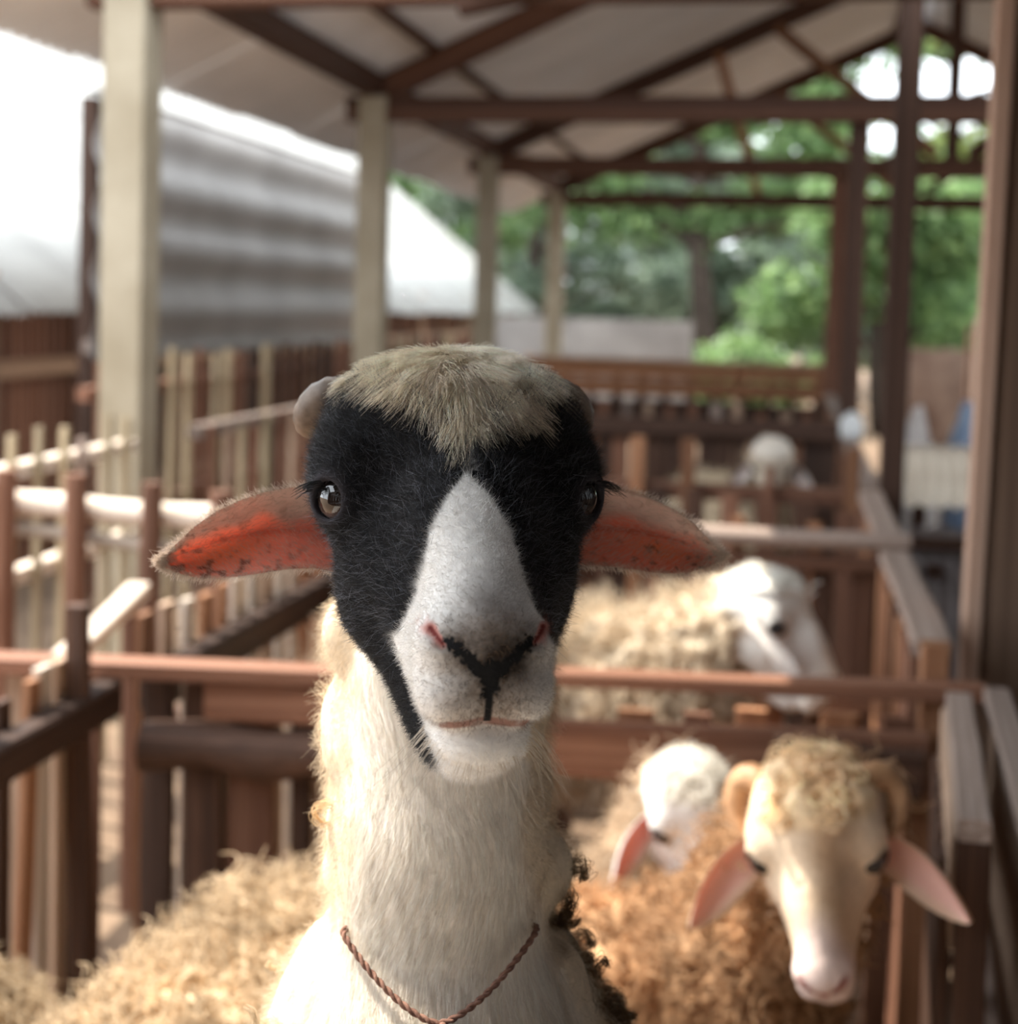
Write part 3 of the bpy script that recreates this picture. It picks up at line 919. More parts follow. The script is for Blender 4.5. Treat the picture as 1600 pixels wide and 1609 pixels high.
    def facecol(p, h, c):
        dk = (c.sum(1) < .06)
        c = np.where(dk[:, None], c + .004 + .035 * (rng.random((len(c), 1)) > .88), c)
        dprob = np.exp(-(h[:, 0] / .020) ** 2) * sstep(-.114, -.098, h[:, 1]) * sstep(-.046, -.064, h[:, 1]) * (h[:, 2] > .10)
        hit = (rng.random(len(c)) < dprob * (.55 + .45 * (h[:, 0] > 0))) & ~dk
        return np.where(hit[:, None], np.where(rng.random((len(c), 1)) < .55, [.05, .035, .025], [.25, .15, .08]), c)
    grow('face_fur', 130000, hd, facelen, .80, .00010, 3, M_HAIR, comb=comb_of, jitter=.35, colf=facecol)
    sheen = hd * (1 - wh) * sstep(-.10, -.06, y)  # pale blue-grey hairs put the sheen of the black coat into colour
    grow('sheen_hair', 11000, sheen, .0065, .84, .00013, 5, M_HAIR, comb=comb_of, jitter=.20,
         colf=lambda p, h, c: np.tile([.10, .105, .125], (len(c), 1)) * rng.uniform(.15, 1.9, (len(c), 1)))
    # poll wool: parts at the middle and falls over the brow
    def pollcomb(p, n, h):
        d = np.stack([np.sign(h[:, 0] - .004) * .25 + h[:, 0] * 11 + (vnoise(p, 45, 1) - .5) * 1.5, -.70 + 0 * h[:, 0] + (vnoise(p, 50, 8) - .5) * 1.0, .55 + 0 * h[:, 0]], 1)
        return d @ Rh.T
    pm = head * poll * (N[:, 2] > -.6)
    grow('poll_wool', 22000, pm, lambda p, h: 0.018 + .014 * vnoise(p, 120, 5), .90, .00019, 6, M_HAIR, comb=pollcomb, jitter=.35, wavy=.0012, clump=700, cstr=.6, hug=.010,
         colf=lambda p, h, c: c * (0.8 + .5 * vnoise(p, 190, 7))[:, None])
    tuft = np.exp(-((x - .001) / .006) ** 2) * np.exp(-((y - .046) / .008) ** 2) * (z > 0)
    grow('poll_wool', 900, tuft, .016, .75, .00012, 7, M_HAIR, comb=lambda p, n, h: (np.stack([0 * p[:, 0], -1 + 0 * p[:, 0], .3 + 0 * p[:, 0]], 1)), jitter=.35, wavy=.001,
         colf=lambda p, h, c: np.tile(pollc, (len(c), 1)))
    # throat and neck hair
    def neckcomb(p, n, h):
        sw = np.where(np.abs(p[:, 1] + .20) < .06, 1, .3)
        return np.stack([(vnoise(p, 22, 3) - .5) * 1.5 * sw - .25 * p[:, 0] / .06, -1 + 0 * p[:, 0], .1 + 0 * p[:, 0]], 1)
    nk = (1 - head) * (P[:, 1] > -.42) * (1 - woolm) * sstep(-.3, .1, N[:, 2])
    grow('throat_hair', 60000, nk, lambda p, h: .008 + .008 * sstep(-.1, -.3, p[:, 1]), .92, .00010, 5, M_HAIR, comb=neckcomb, jitter=.28, wavy=.0005, clump=2600, cstr=.35)
    wl = (1 - head) * (P[:, 1] > -.50) * woolm
    grow('neck_wool', 46000, wl, lambda p, h: 0.006 + .008 * vnoise(p, 60, 3), .5, .00010, 7, M_WOOL, comb=neckcomb, jitter=.9, wavy=.0022, clump=2000, cstr=.5)
    # curled locks standing out at the edges of the fleece
    def locks(name, n, wgt, colv, Lr, cr, per=26, spread=.0022):
        T, bc = sample_faces(P, Q, n, wgt, rng)
        p = interp(P, T, bc); nn = nrm(interp(N, T, bc))
        d = nrm(nn * .7 + np.array([0, -.8, .1]) + rng.normal(size=p.shape) * .35)
        Ln = rng.uniform(*Lr, n)
        g = curl(p, d, Ln, 14, rng.uniform(.7, 1.5, n), np.full(n, cr), rng)
        g = np.repeat(g, per, 0); off = rng.normal(size=(n * per, 1, 3)) * spread
        t = np.linspace(1, .35, 14)[None, :, None]
        q = g + off * t + rng.normal(size=(n * per, 14, 3)) * .00025
        cc = np.repeat(colv * rng.uniform(.75, 1.2, (n, 1)), per, 0) * rng.uniform(.75, 1.2, (n * per, 1))
        return curves_obj(name, q @ M.T + O, .00013, np.clip(cc, 0, .9), M_WOOL, bodyo)
    lw = wl * (P[:, 0] < 0) * sstep(-.12, -.2, P[:, 1])
    locks('wool_lock', 60, lw * sstep(-.24, -.3, P[:, 1]), np.array([.68, .54, .37]), (.014, .03), .004)
    locks('wool_lock', 9, wl * (P[:, 0] < 0) * sstep(-.10, -.12, P[:, 1]), np.array([.66, .47, .27]), (.012, .02), .005)
    rw = wl * sstep(.04, .06, P[:, 0]) * sstep(-.1, -.12, P[:, 1]) * (N[:, 2] > -.6)
    locks('dirty_lock', 130, wl * sstep(.042, .055, P[:, 0]) * sstep(-.10, -.13, P[:, 1]) * sstep(-.55, -.2, N[:, 2]) * sstep(.40, .12, N[:, 2]) * (tagm + .25 + .5 * sstep(-.2, -.24, P[:, 1])), np.array([.15, .092, .050]), (.010, .024), .0030, per=44, spread=.0036)
    # whiskers and lashes
    wk = []
    for i in range(64):
        a = rng.uniform(-1.75, 1.6)
        p0 = np.array([.027 * math.sin(a), -.112 - .016 * math.cos(a) * rng.uniform(.4, 1), .100 + .018 * math.cos(a)])
        d = nrm([math.sin(a) * 1.2, -1.0, .35 * rng.random()])
        L_ = rng.uniform(.012, .030)
        t = np.linspace(0, 1, 7)[:, None]
        wk.append(p0 + d * L_ * t + np.array([rng.normal() * .2, -.35, -.1]) * L_ * t * t)
    wk = np.array(wk) @ Rh.T
    curves_obj('whisker', wk @ M.T + O, np.linspace(.00016, .00005, 7)[None, :], np.tile([.62, .55, .46], (len(wk), 1)), M_HAIR, bodyo)
    la = []
    for s in (-1, 1):
        for i in range(60):
            u = rng.uniform(-1, 1)
            c = EYE_C + EYE_N * .0125 + np.array([-.006 * u * .7 + .0035, .0088 - .006 * u * u, .007 * u * .6]); d = nrm([.8 - .3 * u, .05, .35])
            t = np.linspace(0, 1, 5)[:, None]
            q = c + d * .011 * rng.uniform(.6, 1.2) * t + np.array([.1, -.8, 0]) * .006 * t * t
            la.append(q * (s, 1, 1))
    la = np.array(la) @ Rh.T
    curves_obj('eyelash', la @ M.T + O, np.linspace(.00016, .00006, 5)[None, :], np.tile([.006, .006, .007], (len(la), 1)), M_HAIR, bodyo)
    # ---- eyes
    for s in (-1, 1):
        c = EYE_C * (s, 1, 1); n = nrm(EYE_N * (s, 1, 1) + np.array([0, 0, .25]))
        V, Fq, dirs = uv_sphere(np.zeros(3), .0140, 40, 28)
        V = V * (1 + .05 * np.maximum(0, dirs @ n - .75)[:, None])
        ax = nrm(np.cross([0, 1, 0], n)); up = np.cross(n, ax)
        a, b_, cz = dirs @ ax, dirs @ up, dirs @ n
        rr = np.hypot(a, b_)
        ec = lerp(np.array([.012, .009, .008]), np.array([.10, .060, .045]), sstep(.55, .78, rr - .25 * b_))
        ec = lerp(ec, np.array([.28, .18, .15]), sstep(.74, .90, rr - .2 * b_))
        ec = lerp(ec, np.array([.0015, .0015, .002]), sstep(1.05, .9, np.hypot(a / .46, b_ / .30)))
        mesh_np('eye', ((V + c) @ Rh.T) @ M.T + O, Fq, M_EYE, root, cols=ec)
    # ---- ears
    xs_ = np.array([.050, .064, .079, .094, .108, .121, .134, .146, .156, .163, .166])
    top = np.array([.004, .009, .0085, .0070, .0045, .000, -.006, -.0145, -.024, -.031, -.0345])
    bot = np.array([-.040, -.042, -.0390, -.0395, -.0415, -.0435, -.0445, -.0440, -.0415, -.038, -.0352])
    for s in (-1, 1):
        NE, ME = 84, 34
        V, Fq, A = ear_geo(s, top, bot, xs_, .013, -.030, -.036, n=NE, m=ME)
        st, tt, inn = A[:, 0], A[:, 1], A[:, 2]
        pk = np.array([.82, .40, .31]); pale = np.array([.58, .43, .37])
        nz = vnoise(V, 330, 2); nb_ = vnoise(V, 70, 12)
        upper = sstep(.15, .55, tt + .5 * sstep(.45, .0, st) + (nb_ - .5) * .5)        # hairy upper fold
        c = lerp(pk, pale, np.clip(upper * .9 + sstep(.93, 1, st) + .5 * sstep(-.8, -1, tt), 0, 1))
        c = lerp(c, np.array([.85, .50, .28]), np.exp(-((st - .58) / .16) ** 2 - ((tt + .35) / .3) ** 2) * .8)  # orange middle puts the glow of sun through the ear into colour
        vein = np.exp(-((tt - .05 - .5 * (st - .5)) / .07) ** 2) * sstep(.95, .5, st) * sstep(.1, .3, st)
        c = lerp(c, np.array([.45, .12, .08]), np.clip(vein * .7, 0, 1))
        c = lerp(c, np.array([.30, .06, .045]), np.clip(sstep(.36, .08, st) * sstep(.55, .1, np.abs(tt + .05)) * .95, 0, 1))
        spots = sstep(.66, .78, nz) * sstep(.35, .9, st + .4 * sstep(.3, -.8, tt)) + sstep(.9, .97, st) * .4
        c = lerp(c, np.array([.10, .045, .03]), np.clip(spots * .8, 0, 1))
        al = np.clip(.46 - .36 * upper - .25 * sstep(.3, .1, st) - .2 * spots, .05, .46)
        c = np.where((inn > .5)[:, None], c, np.array([.72, .56, .47]))
        al = np.where(inn > .5, al, .5)
        c = np.concatenate([c, al[:, None]], 1)
        We = (V @ Rh.T) @ M.T + O
        eo = mesh_np('ear', We, Fq, M_EAR, root, cols=c)
        # fine hairs: fringe along the rims and pale hairs inside
        n = 6500
        ii = rng.integers(0, NE, n); rim = rng.random(n) < .42
        jj = np.where(rim, np.where(rng.random(n) < .5, 0, ME - 1), rng.integers(0, ME - 1, n))
        inner = V[ii * ME + jj] + rng.normal(size=(n, 3)) * (.0012, .0012, .0002)
        dirn = np.where(rim[:, None], np.stack([s * .55 + 0 * jj, np.where(jj == 0, -1., .55), np.full(n, .1)], 1), np.stack([s * np.full(n, .75), np.where(jj < ME // 2 - 1, .55, -.15), np.full(n, .45)], 1))
        dirn = nrm(dirn + rng.normal(size=(n, 3)) * .25)
        Ln = np.where(rim, rng.uniform(.0012, .0032, n), rng.uniform(.002, .006, n))
        q = strands(inner, dirn, np.zeros((n, 3)), Ln, 4)
        hc = np.tile([.72, .60, .50], (n, 1)) * rng.uniform(.7, 1.1, (n, 1))
        curves_obj('ear_hair', (q @ Rh.T) @ M.T + O, np.linspace(.00009, .00004, 4)[None, :], hc, M_HAIR, eo)
    # ---- horn stubs
    for s in (-1, 1):
        path = np.array([(.050, .056, -.046), (.063, .060, -.048), (.073, .059, -.050), (.080, .053, -.054), (.083, .046, -.060), (.081, .041, -.068)]) * (s, 1, 1)
        tt = np.linspace(0, 1, 22); pp = np.stack([np.interp(tt, np.linspace(0, 1, 6), path[:, i]) for i in range(3)], 1)
        for _ in range(3): pp[1:-1] = (pp[:-2] + pp[1:-1] * 2 + pp[2:]) / 4
        rr = np.interp(tt, [0, .3, .7, 1], [.0150, .0140, .0105, .005]) * (1 + .04 * np.sin(tt * 60))
        V, Fq = tube_mesh(pp, rr, 16)
        mesh_np('horn', (V @ Rh.T) @ M.T + O, Fq, M_HORN, root)
    # hooves
    # ---- rope around the neck with a blue pendant
    M_ROPE = plain('rope_fibre', (.10, .045, .032), (.26, .14, .10), scale=260, rough=.9, bump=.6, dist=.001)
    ang = np.linspace(0, 2 * math.pi, 120, endpoint=False)
    core = [dict(q, ra=q['ra'] * .97, rb=q['rb'] * .97) if q['t'] == 'c' else q for q in neck]
    base = []
    for a in ang:
        d = np.array([math.sin(a), 0, math.cos(a)]); dist = .03
        for _ in range(40):
            q = np.array([-.0095, 0, -.098]) + d * dist
            q[1] = -.2925 + .040 * min(1.4, abs(q[0] + .0095) / .056) ** 1.5 + .12 * max(0, -.06 - q[2])
            fr = max(0.0, math.cos(a))
            v = field_pts(prims if fr > .42 else neck, q[None])[0]
            dist -= np.clip(v - (.0140 * sstep(.42, .70, np.array(fr)) - .0055), -.008, .008)
        base.append(q)
    base = np.array(base)
    rope = thing('rope_collar', 'thin twisted brown rope tied round the black and white sheep\'s neck', 'rope', tuple(np.round(O + M @ base[0], 3)))
    tgn = nrm(np.roll(base, -1, 0) - np.roll(base, 1, 0)); nb = nrm(np.cross(tgn, [0, 1, 0])); bb = np.cross(tgn, nb)
    K = 640; f_ = np.linspace(0, 120, K, endpoint=False)
    def res(A): return np.stack([np.interp(f_, np.arange(121), np.append(A[:, i], A[0, i])) for i in range(3)], 1)
    b2, n2, o2 = res(base), res(nb), res(bb)
    for s in (0, math.pi):
        ph = f_ / 120 * 2 * math.pi * 46 + s
        pth = b2 + .0009 * (np.cos(ph)[:, None] * n2 + np.sin(ph)[:, None] * o2)
        V, Fq = tube_mesh(pth @ M.T + O, .00118, 8, closed=True)
        mesh_np('strand', V, Fq, M_ROPE, rope)
    kp = base[0] + np.array([.002, -.002, .003])
    V, Fq, _ = uv_sphere(np.zeros(3), 1.0, 16, 12)
    V = V * (.0032, .0038, .0032) * (1 + .12 * np.sin(V[:, :1] * 9 + V[:, 1:2] * 7)) + kp
    mesh_np('knot', V @ M.T + O, Fq, M_ROPE, rope)
    V, Fq, dr = uv_sphere(np.zeros(3), 1.0, 24, 18)
    V = V * (.0075, .0085, .004) + kp + (.006, -.0095, .002)
    mesh_np('pendant', V @ M.T + O, Fq, plain('blue_bead', (.008, .025, .11), (.015, .04, .17), scale=40, rough=.25, bump=.05), rope)
    return ch

CHEST = main_sheep()
# ------------------------------------------------------------------ fences of the pens
R_ = random.Random(3)
def jit(a): return R_.uniform(-a, a)

def fence_long(label, X0, X1, Y0, Y1, rails, step, zt, w, mats, z0=0.0, group='slatted pen fences', side=1, th=.022, lean=.03, topjit=.02, skip=()):
    f = thing('pen_fence', label, 'fence', ((X0 + X1) / 2, (Y0 + Y1) / 2, 0), group)
    fx = lambda y: X0 + (X1 - X0) * (y - Y0) / (Y1 - Y0)
    for (z, hh, ww, mt) in rails:
        piece('rail', (fx(Y0), Y0, z), (fx(Y1), Y1, z), ww, hh, mt, f)
    y = Y0 + step * .5; i = 0
    while y < Y1:
        if i not in skip:
            xo = fx(y) + side * (rails[0][2] / 2 + th / 2 + .001)
            piece('picket', (xo + jit(.004), y + jit(.008), z0), (xo + jit(.004), y + jit(lean), zt + jit(topjit)), w * R_.uniform(.8, 1.2), th, R_.choice(mats), f)
        y += step; i += 1
    return f

def fence_cross(label, Ya, Yb, X0, X1, rails, xs, zt, w, mats, z0=0.0, group='slatted pen fences', front=-1, th=.022, topjit=.03):
    f = thing('pen_fence', label, 'fence', ((X0 + X1) / 2, (Ya + Yb) / 2, 0), group)
    fy = lambda x: Ya + (Yb - Ya) * (x - X0) / (X1 - X0)
    for (xa, xb, z, hh, ww, mt, kind) in rails:
        za, zb = z if isinstance(z, tuple) else (z, z)
        piece('rail', (xa, fy(xa), za), (xb, fy(xb), zb), ww, hh, mt, f, kind)
    for x in xs:
        if isinstance(x, tuple): x, wx, zx, mt = x
        else: wx, zx, mt = w * R_.uniform(.8, 1.2), zt + jit(topjit), R_.choice(mats)
        yy = fy(x) + front * (.025 + th)
        piece('picket', (x + jit(.012), yy, z0), (x + jit(.012), yy + jit(.006), zx), th, wx, mt, f)
    return f

# near fence on the left, ending at a tall stake
f = fence_long('low dark picket fence running in from the left edge', -1.13, -1.13, 1.25, 2.33, [(.655, .06, .045, W_DARK)], .062, .745, .042, [W_RED, W_ORANGE, W_TAN, W_DARK, W_PALE], side=-1, lean=.025, th=.014)
piece('stake', (-1.12, 2.235, 0), (-1.135, 2.215, .84), .03, .035, W_DARK, f)
# its continuation behind the ear
fence_long('picket fence with sunlit tops leading back behind the pink ear', -1.13, -1.115, 2.50, 6.2, [(.62, .075, .05, W_DARK)], .092, .755, .045, [W_TAN, W_PALE, W_ORANGE], side=-1, lean=.015, th=.015)
# cross fence behind the near pen
f = fence_cross('cross fence with a thick dark log behind the near pen, left of the neck', 2.30, 2.42, -1.75, -.30,
    [(-1.75, -.53, (.694, .712), .030, .06, W_RED, 'box'), (-1.08, -.53, .566, .085, .085, W_LOG, 'pole'), (-.97, -.45, .655, .065, .02, W_RED, 'box')],
    [(-1.70, .04, .70, W_RED), (-1.52, .04, .70, W_RED), (-1.34, .04, .69, W_TAN), (-1.20, .04, .69, W_RED), (-1.075, .055, .70, W_DARK), (-.99, .07, .69, W_DARK), (-.905, .085, .69, W_RED), (-.82, .035, .68, W_DARK), (-.745, .05, .69, W_RED), (-.66, .055, .69, W_RED), (-.585, .05, .69, W_DARK), (-.50, .06, .69, W_RED), (-.41, .06, .69, W_RED)],
    .70, .05, [W_RED, W_DARK], front=1)
for i, x in enumerate((-1.03, -.955, -.87, -.79)):
    piece('picket', (x, 2.44, 0), (x, 2.44, .70), .02, .022, W_TAN, f)
f = fence_cross('cross fence with red-brown rail and broad lower board behind the two horned and white heads', 2.42, 2.50, -.49, .33,
    [(-.49, .34, (.722, .732), .026, .05, W_RED, 'box'), (-.49, .25, .605, .095, .03, W_RED, 'box')],
    [(-.24, .06, .66, W_ORANGE), (-.125, .045, .66, W_RED), (-.035, .05, .672, W_ORANGE), (.05, .05, .60, W_RED), (.115, .062, .672, W_ORANGE), (.19, .04, .67, W_RED), (.245, .035, .73, W_ORANGE)], .67, .05, [W_RED, W_ORANGE], front=1)
piece('board', (.0, 2.425, .612), (.24, 2.44, .600), .03, .085, W_DARK, f)
# cross fence of round posts in the left pen
f = thing('post_and_rail_fence', 'reddish round post and rail fence with sunlit bamboo rails on the left', 'fence', (-1.6, 3.25, 0))
for x, zt in ((-1.84, .925), (-1.655, .922), (-1.465, .912), (-1.29, .90)):
    piece('post', (x, 3.22, 0), (x, 3.22, zt), .052, .052, W_RED, f, 'pole')
piece('rail', (-1.875, 3.275, .835), (-1.185, 3.275, .822), .058, .062, W_PALE, f, 'pole')
piece('rail', (-1.875, 3.28, .775), (-1.185, 3.28, .728), .032, .034, W_PALE, f, 'pole')
piece('rail', (-1.875, 3.275, .35), (-1.185, 3.275, .34), .045, .045, W_RED, f, 'pole')
# low weathered plank beside it
f = thing('plank_rail', 'short weathered plank laid on stubs beside the left picket fence', 'rail', (-1.32, 2.65, 0))
piece('board', (-1.265, 2.42, .69), (-1.40, 3.02, .70), .05, .03, W_PALE, f)
piece('stub', (-1.285, 2.50, 0), (-1.285, 2.50, .675), .03, .03, W_RED, f)
piece('stub', (-1.385, 2.95, 0), (-1.385, 2.95, .685), .03, .03, W_RED, f)
# left boundary fence inside the cream posts
fence_long('tall greenish bamboo picket fence with a sunlit rail in front of the nearest cream post', -1.92, -1.96, 2.35, 4.15, [(.895, .04, .055, W_PALE), (.62, .04, .05, W_PALE)], .135, .975, .022, [W_BAMBOO, W_GREY, W_BAMBOO], side=1, th=.02, lean=.02, topjit=.035)
fence_long('shaded bamboo picket fence along the cream posts, behind the rail fence', -1.92, -1.88, 4.55, 9.5, [(.905, .045, .055, W_GREY), (.55, .05, .05, W_RED)], .13, .915, .028, [W_BAMBOO, W_RED, W_TAN], side=1, lean=.02, th=.02)
fence_long('outermost shaded picket fence under the grey tin sheets', -2.55, -2.6, 5.0, 12.0, [(.98, .05, .05, W_RED), (.5, .05, .05, W_RED)], .16, 1.12, .06, [W_RED, W_BAMBOO, W_DARK], side=1)
# trough side fence on the right: vertical boards under a flat top plank
f = thing('trough', 'long feed trough with flat grey top planks along the right side', 'trough', (.32, 5, 0))
# near end: two boards that run in to the first post
piece('top_plank', (.234, 1.75, .752), (.283, 2.36, .752), .040, .026, W_GREY, f)
piece('end_board', (.236, 1.765, 0), (.236, 1.765, .738), .026, .038, W_DARK, f)
piece('side_board', (.220, 1.79, .665), (.264, 2.36, .665), .014, .13, W_TAN, f)
for k in range(6):
    yy = 1.84 + k * .10
    piece('side_slat', (.206 + (yy - 1.75) * .08, yy, 0), (.206 + (yy - 1.75) * .08, yy, .66), .05, .016, R_.choice([W_DARK, W_DARK, W_RED]), f)
piece('outer_cap', (.288, 1.475, .752), (.343, 2.40, .752), .040, .026, W_GREY, f)
piece('outer_board', (.292, 1.50, .60), (.345, 2.40, .60), .016, .27, W_TAN, f)
piece('end_board', (.288, 1.488, 0), (.288, 1.488, .738), .026, .040, W_RED, f)
piece('trough_floor', (.262, 1.80, .47), (.31, 2.40, .47), .045, .02, W_GREY, f)
segs = [(2.60, 3.58), (3.78, 4.68), (4.92, 6.80), (7.35, 9.85)]
for i, (a, b) in enumerate(segs, 1):
    zt = .765 + .012 * i if i < 3 else .80 + .012 * (i - 3)
    X = .262 + .004 * i
    piece('top_plank', (X, a, zt), (X, b, zt), .066, .03, W_GREY, f)
    y = a + .06
    while y < b:
        piece('side_slat', (X - .03, y, 0), (X - .03, y, zt - .02), .085, .02, R_.choice([W_RED, W_ORANGE, W_RED]), f)
        y += .135
piece('post', (.262, 2.545, 0), (.262, 2.545, .80), .045, .045, W_ORANGE, f)
# further cross fences
def xr(a, b, n): return [a + (b - a) * (i + .5) / n for i in range(n)]
fence_cross('cross fence with grey log rail behind the feeding white sheep', 3.60, 3.68, -1.10, .30,
    [(-1.10, .31, .792, .05, .06, W_GREY, 'pole'), (-1.10, .27, .735, .035, .03, W_RED, 'box'), (-1.10, .27, .40, .06, .03, W_RED, 'box')],
    [(-.11, .035, .835, W_ORANGE), (.095, .035, .83, W_ORANGE)] + xr(-1.08, .25, 13), .73, .055, [W_RED, W_RED, W_DARK], front=1)
fence_cross('brown slatted cross fence with orange stakes, third back', 4.75, 4.80, -1.10, .28,
    [(-1.08, .285, .765, .055, .05, W_RED, 'box'), (-1.08, .26, .48, .06, .04, W_RED, 'box')],
    [(-.47, .045, .94, W_ORANGE), (-.30, .045, .94, W_ORANGE), (.215, .04, .93, W_ORANGE), (-.05, .03, .86, W_RED)] + xr(-1.08, .26, 11), .75, .06, [W_RED, W_RED, W_DARK], front=-1)
fence_cross('dark slatted cross fence, fourth back', 6.9, 6.9, -1.78, .25,
    [(-1.78, .26, .80, .09, .05, W_DARK, 'box'), (-1.78, .26, .45, .07, .04, W_DARK, 'box')], xr(-1.76, .24, 25), .80, .075, [W_DARK, W_DARK, W_RED], front=1)
fence_cross('pale stake fence seen over the dark fence', 8.4, 8.4, -1.78, .2,
    [(-1.78, .2, .62, .06, .05, W_DARK, 'box')], xr(-1.76, .19, 15), .80, .055, [W_TAN, W_GREY, W_RED], front=1)
fence_cross('tall orange boarded fence closing the far end of the pens', 10.6, 10.6, -1.9, .34,
    [(-1.9, .34, .915, .12, .03, W_ORANGE, 'box'), (-1.9, .34, .79, .11, .03, W_ORANGE, 'box'), (-1.9, .34, .62, .14, .03, W_DARK, 'box'), (-1.9, .34, .985, .02, .08, W_TAN, 'box')], xr(-1.85, .32, 12), .95, .06, [W_DARK], front=1)
# gate in front of the camera on which the sheep props its forelegs
gz = float(CHEST[2]) - .335 - .021
f = thing('pen_gate', 'low timber gate under the black and white sheep\'s forelegs', 'gate', (float(CHEST[0]), float(CHEST[1]) - .24, 0))
gy = float(CHEST[1]) - .235
piece('rail', (-.95, gy, gz - .022), (.30, gy, gz - .022), .09, .04, W_RED, f)
piece('rail', (-.95, gy + .02, .18), (.30, gy + .02, .18), .03, .08, W_RED, f)
for i in range(11):
    piece('slat', (-.92 + i * .118, gy - .01, .02), (-.92 + i * .118, gy - .01, gz - .045), .02, .05, W_RED, f)
# ------------------------------------------------------------------ the rest of the flock
HB = np.array([[1, 0, 0], [0, 0, -1], [0, 1, 0]], float)     # head frame -> world for a face turned to the camera
def rotx(a): c, s = math.cos(a), math.sin(a); return np.array([[1, 0, 0], [0, c, -s], [0, s, c]])
def roty(a): c, s = math.cos(a), math.sin(a); return np.array([[c, 0, s], [0, 1, 0], [-s, 0, c]])
def rotz(a): c, s = math.cos(a), math.sin(a); return np.array([[c, -s, 0], [s, c, 0], [0, 0, 1]])

def flock_sheep(label, O, yaw, pitch, roll, chest, rump, rb, sc=1.0, headc=(.75, .72, .68), woolc=(.70, .58, .43), muzzc=(.80, .70, .66), pollc=None,
                earc=(.80, .50, .45), droop=.4, horns=None, nlock=7000, seed=0, lock=(.03, .055), lockr=.0013, fine=.0045, bump=.018, curlr=.006, brown=None, ear_sc=1.15, sweep=.35, ear_z=-.024, poll_w=.06):
    rng = np.random.default_rng(seed)
    O = np.array(O, float); chest = np.array(chest, float); rump = np.array(rump, float)
    y, p, r = map(math.radians, (yaw, pitch, roll))
    R = HB @ roty(y) @ rotz(r) @ rotx(p)
    Re = HB @ roty(y) @ rotz(r) @ rotx(p * .35)
    base = ((chest + rump) / 2) * (1, 1, 0)
    root = thing('sheep', label, 'sheep', tuple(np.round(base, 3)), 'sheep in the pens')
    hp = xform(head_prims() + eye_prims(), R, O, sc)
    nb = O + R @ (np.array([0, -.01, -.06]) * sc)
    fw = nrm((chest - rump) * (1, 1, 0))
    sd = np.array([-fw[1], fw[0], 0])
    wither = chest + np.array([0, 0, rb * .35]) - fw * .03
    neck = [C(nb, .066 * sc, (nb + wither) / 2 + (0, 0, -.02), .080 * sc, .03), C((nb + wither) / 2 + (0, 0, -.02), .080 * sc, wither, rb * .78, .05)]
    mid = (chest + rump) / 2 + np.array([0, 0, -.015])
    body = [C(chest, rb * .88, mid, rb * 1.02, .05), C(mid, rb * 1.02, rump, rb * .92, .05)]
    for (c, bk) in ((chest, 0), (rump, 1)):
        for s in (-1, 1):
            q = c + sd * s * rb * .55 + np.array([0, 0, -rb * .3])
            if bk:
                st = q + fw * .06; st[2] = max(.26, q[2] - .12); hk = q - fw * .07; hk[2] = .20; ft = q - fw * .03; ft[2] = .028
                body += [C(q, rb * .55, st, .055, .04), C(st, .05, hk, .026, .02), C(hk, .024, ft, .019, .01), C(ft, .02, ft + fw * .035 + (0, 0, -.006), .021, .01)]
            else:
                kn = q + fw * .01; kn[2] = .24; ft = q.copy(); ft[2] = .028
                body += [C(q, rb * .45, kn, .028, .04), C(kn, .027, ft, .019, .01), C(ft, .02, ft + fw * .035 + (0, 0, -.006), .021, .01)]
    tl = rump - fw * rb * .85 + np.array([0, 0, rb * .35])
    body.append(C(tl, .03, tl - fw * .05 + (0, 0, -.17), .022, .03))
    soft = neck + body
    prims = soft + hp
    lo = np.min([pbox(q)[0] for q in prims], 0) - .03; hi = np.max([pbox(q)[1] for q in prims], 0) + .03
    hl = np.min([pbox(q)[0] for q in hp if not q['sub']], 0); hh = np.max([pbox(q)[1] for q in hp if not q['sub']], 0)
    ax = [axis_grid(lo[i], hi[i], hl[i], hh[i], fine, .014) for i in range(3)]
    P, Q = sdf_mesh(prims, *ax)
    N = field_grad(prims, P)
    dh, dn = field_pts(hp, P), field_pts(soft, P)
    H = ((P - O) @ R) / sc
    head = sstep(-.006, .006, dn - dh)
    x, yy, z = H[:, 0], H[:, 1], H[:, 2]
    headc = np.array(headc); woolc = np.array(woolc); muzzc = np.array(muzzc)
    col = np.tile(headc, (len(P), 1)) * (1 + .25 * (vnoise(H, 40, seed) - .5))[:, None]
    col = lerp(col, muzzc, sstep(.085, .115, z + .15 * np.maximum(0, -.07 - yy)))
    if brown is not None: col = lerp(col, np.array(brown), np.exp(-((x - .018) / .022) ** 2) * sstep(.0, .03, z) * sstep(.105, .08, z) * .7)  # darker band on one side of the nose, shade put into the coat
    axs = np.abs(x)
    def seg(a, b):
        a = np.array(a); b = np.array(b); d = b - a
        t = np.clip(((axs - a[0]) * d[0] + (yy - a[1]) * d[1]) / (d @ d), 0, 1)
        return np.hypot(axs - a[0] - t * d[0], yy - a[1] - t * d[1])
    fr = z > .105
    col = lerp(col, np.array([.30, .10, .09]), sstep(.006, .003, seg((.024, -.063), (.012, -.076))) * fr)
    col = lerp(col, np.array([.55, .22, .21]), sstep(.008, .004, np.hypot(x, yy + .080)) * fr)
    col = lerp(col, np.array([.25, .15, .13]), sstep(.003, .0015, np.minimum(np.abs(x) + 9 * (yy > -.084) + 9 * (yy < -.104), seg((0, -.1042), (.022, -.1075)))) * fr * .8)
    de = np.min([np.linalg.norm(H - (EYE_C + EYE_N * .010) * (q, 1, 1), axis=1) for q in (-1, 1)], 0)
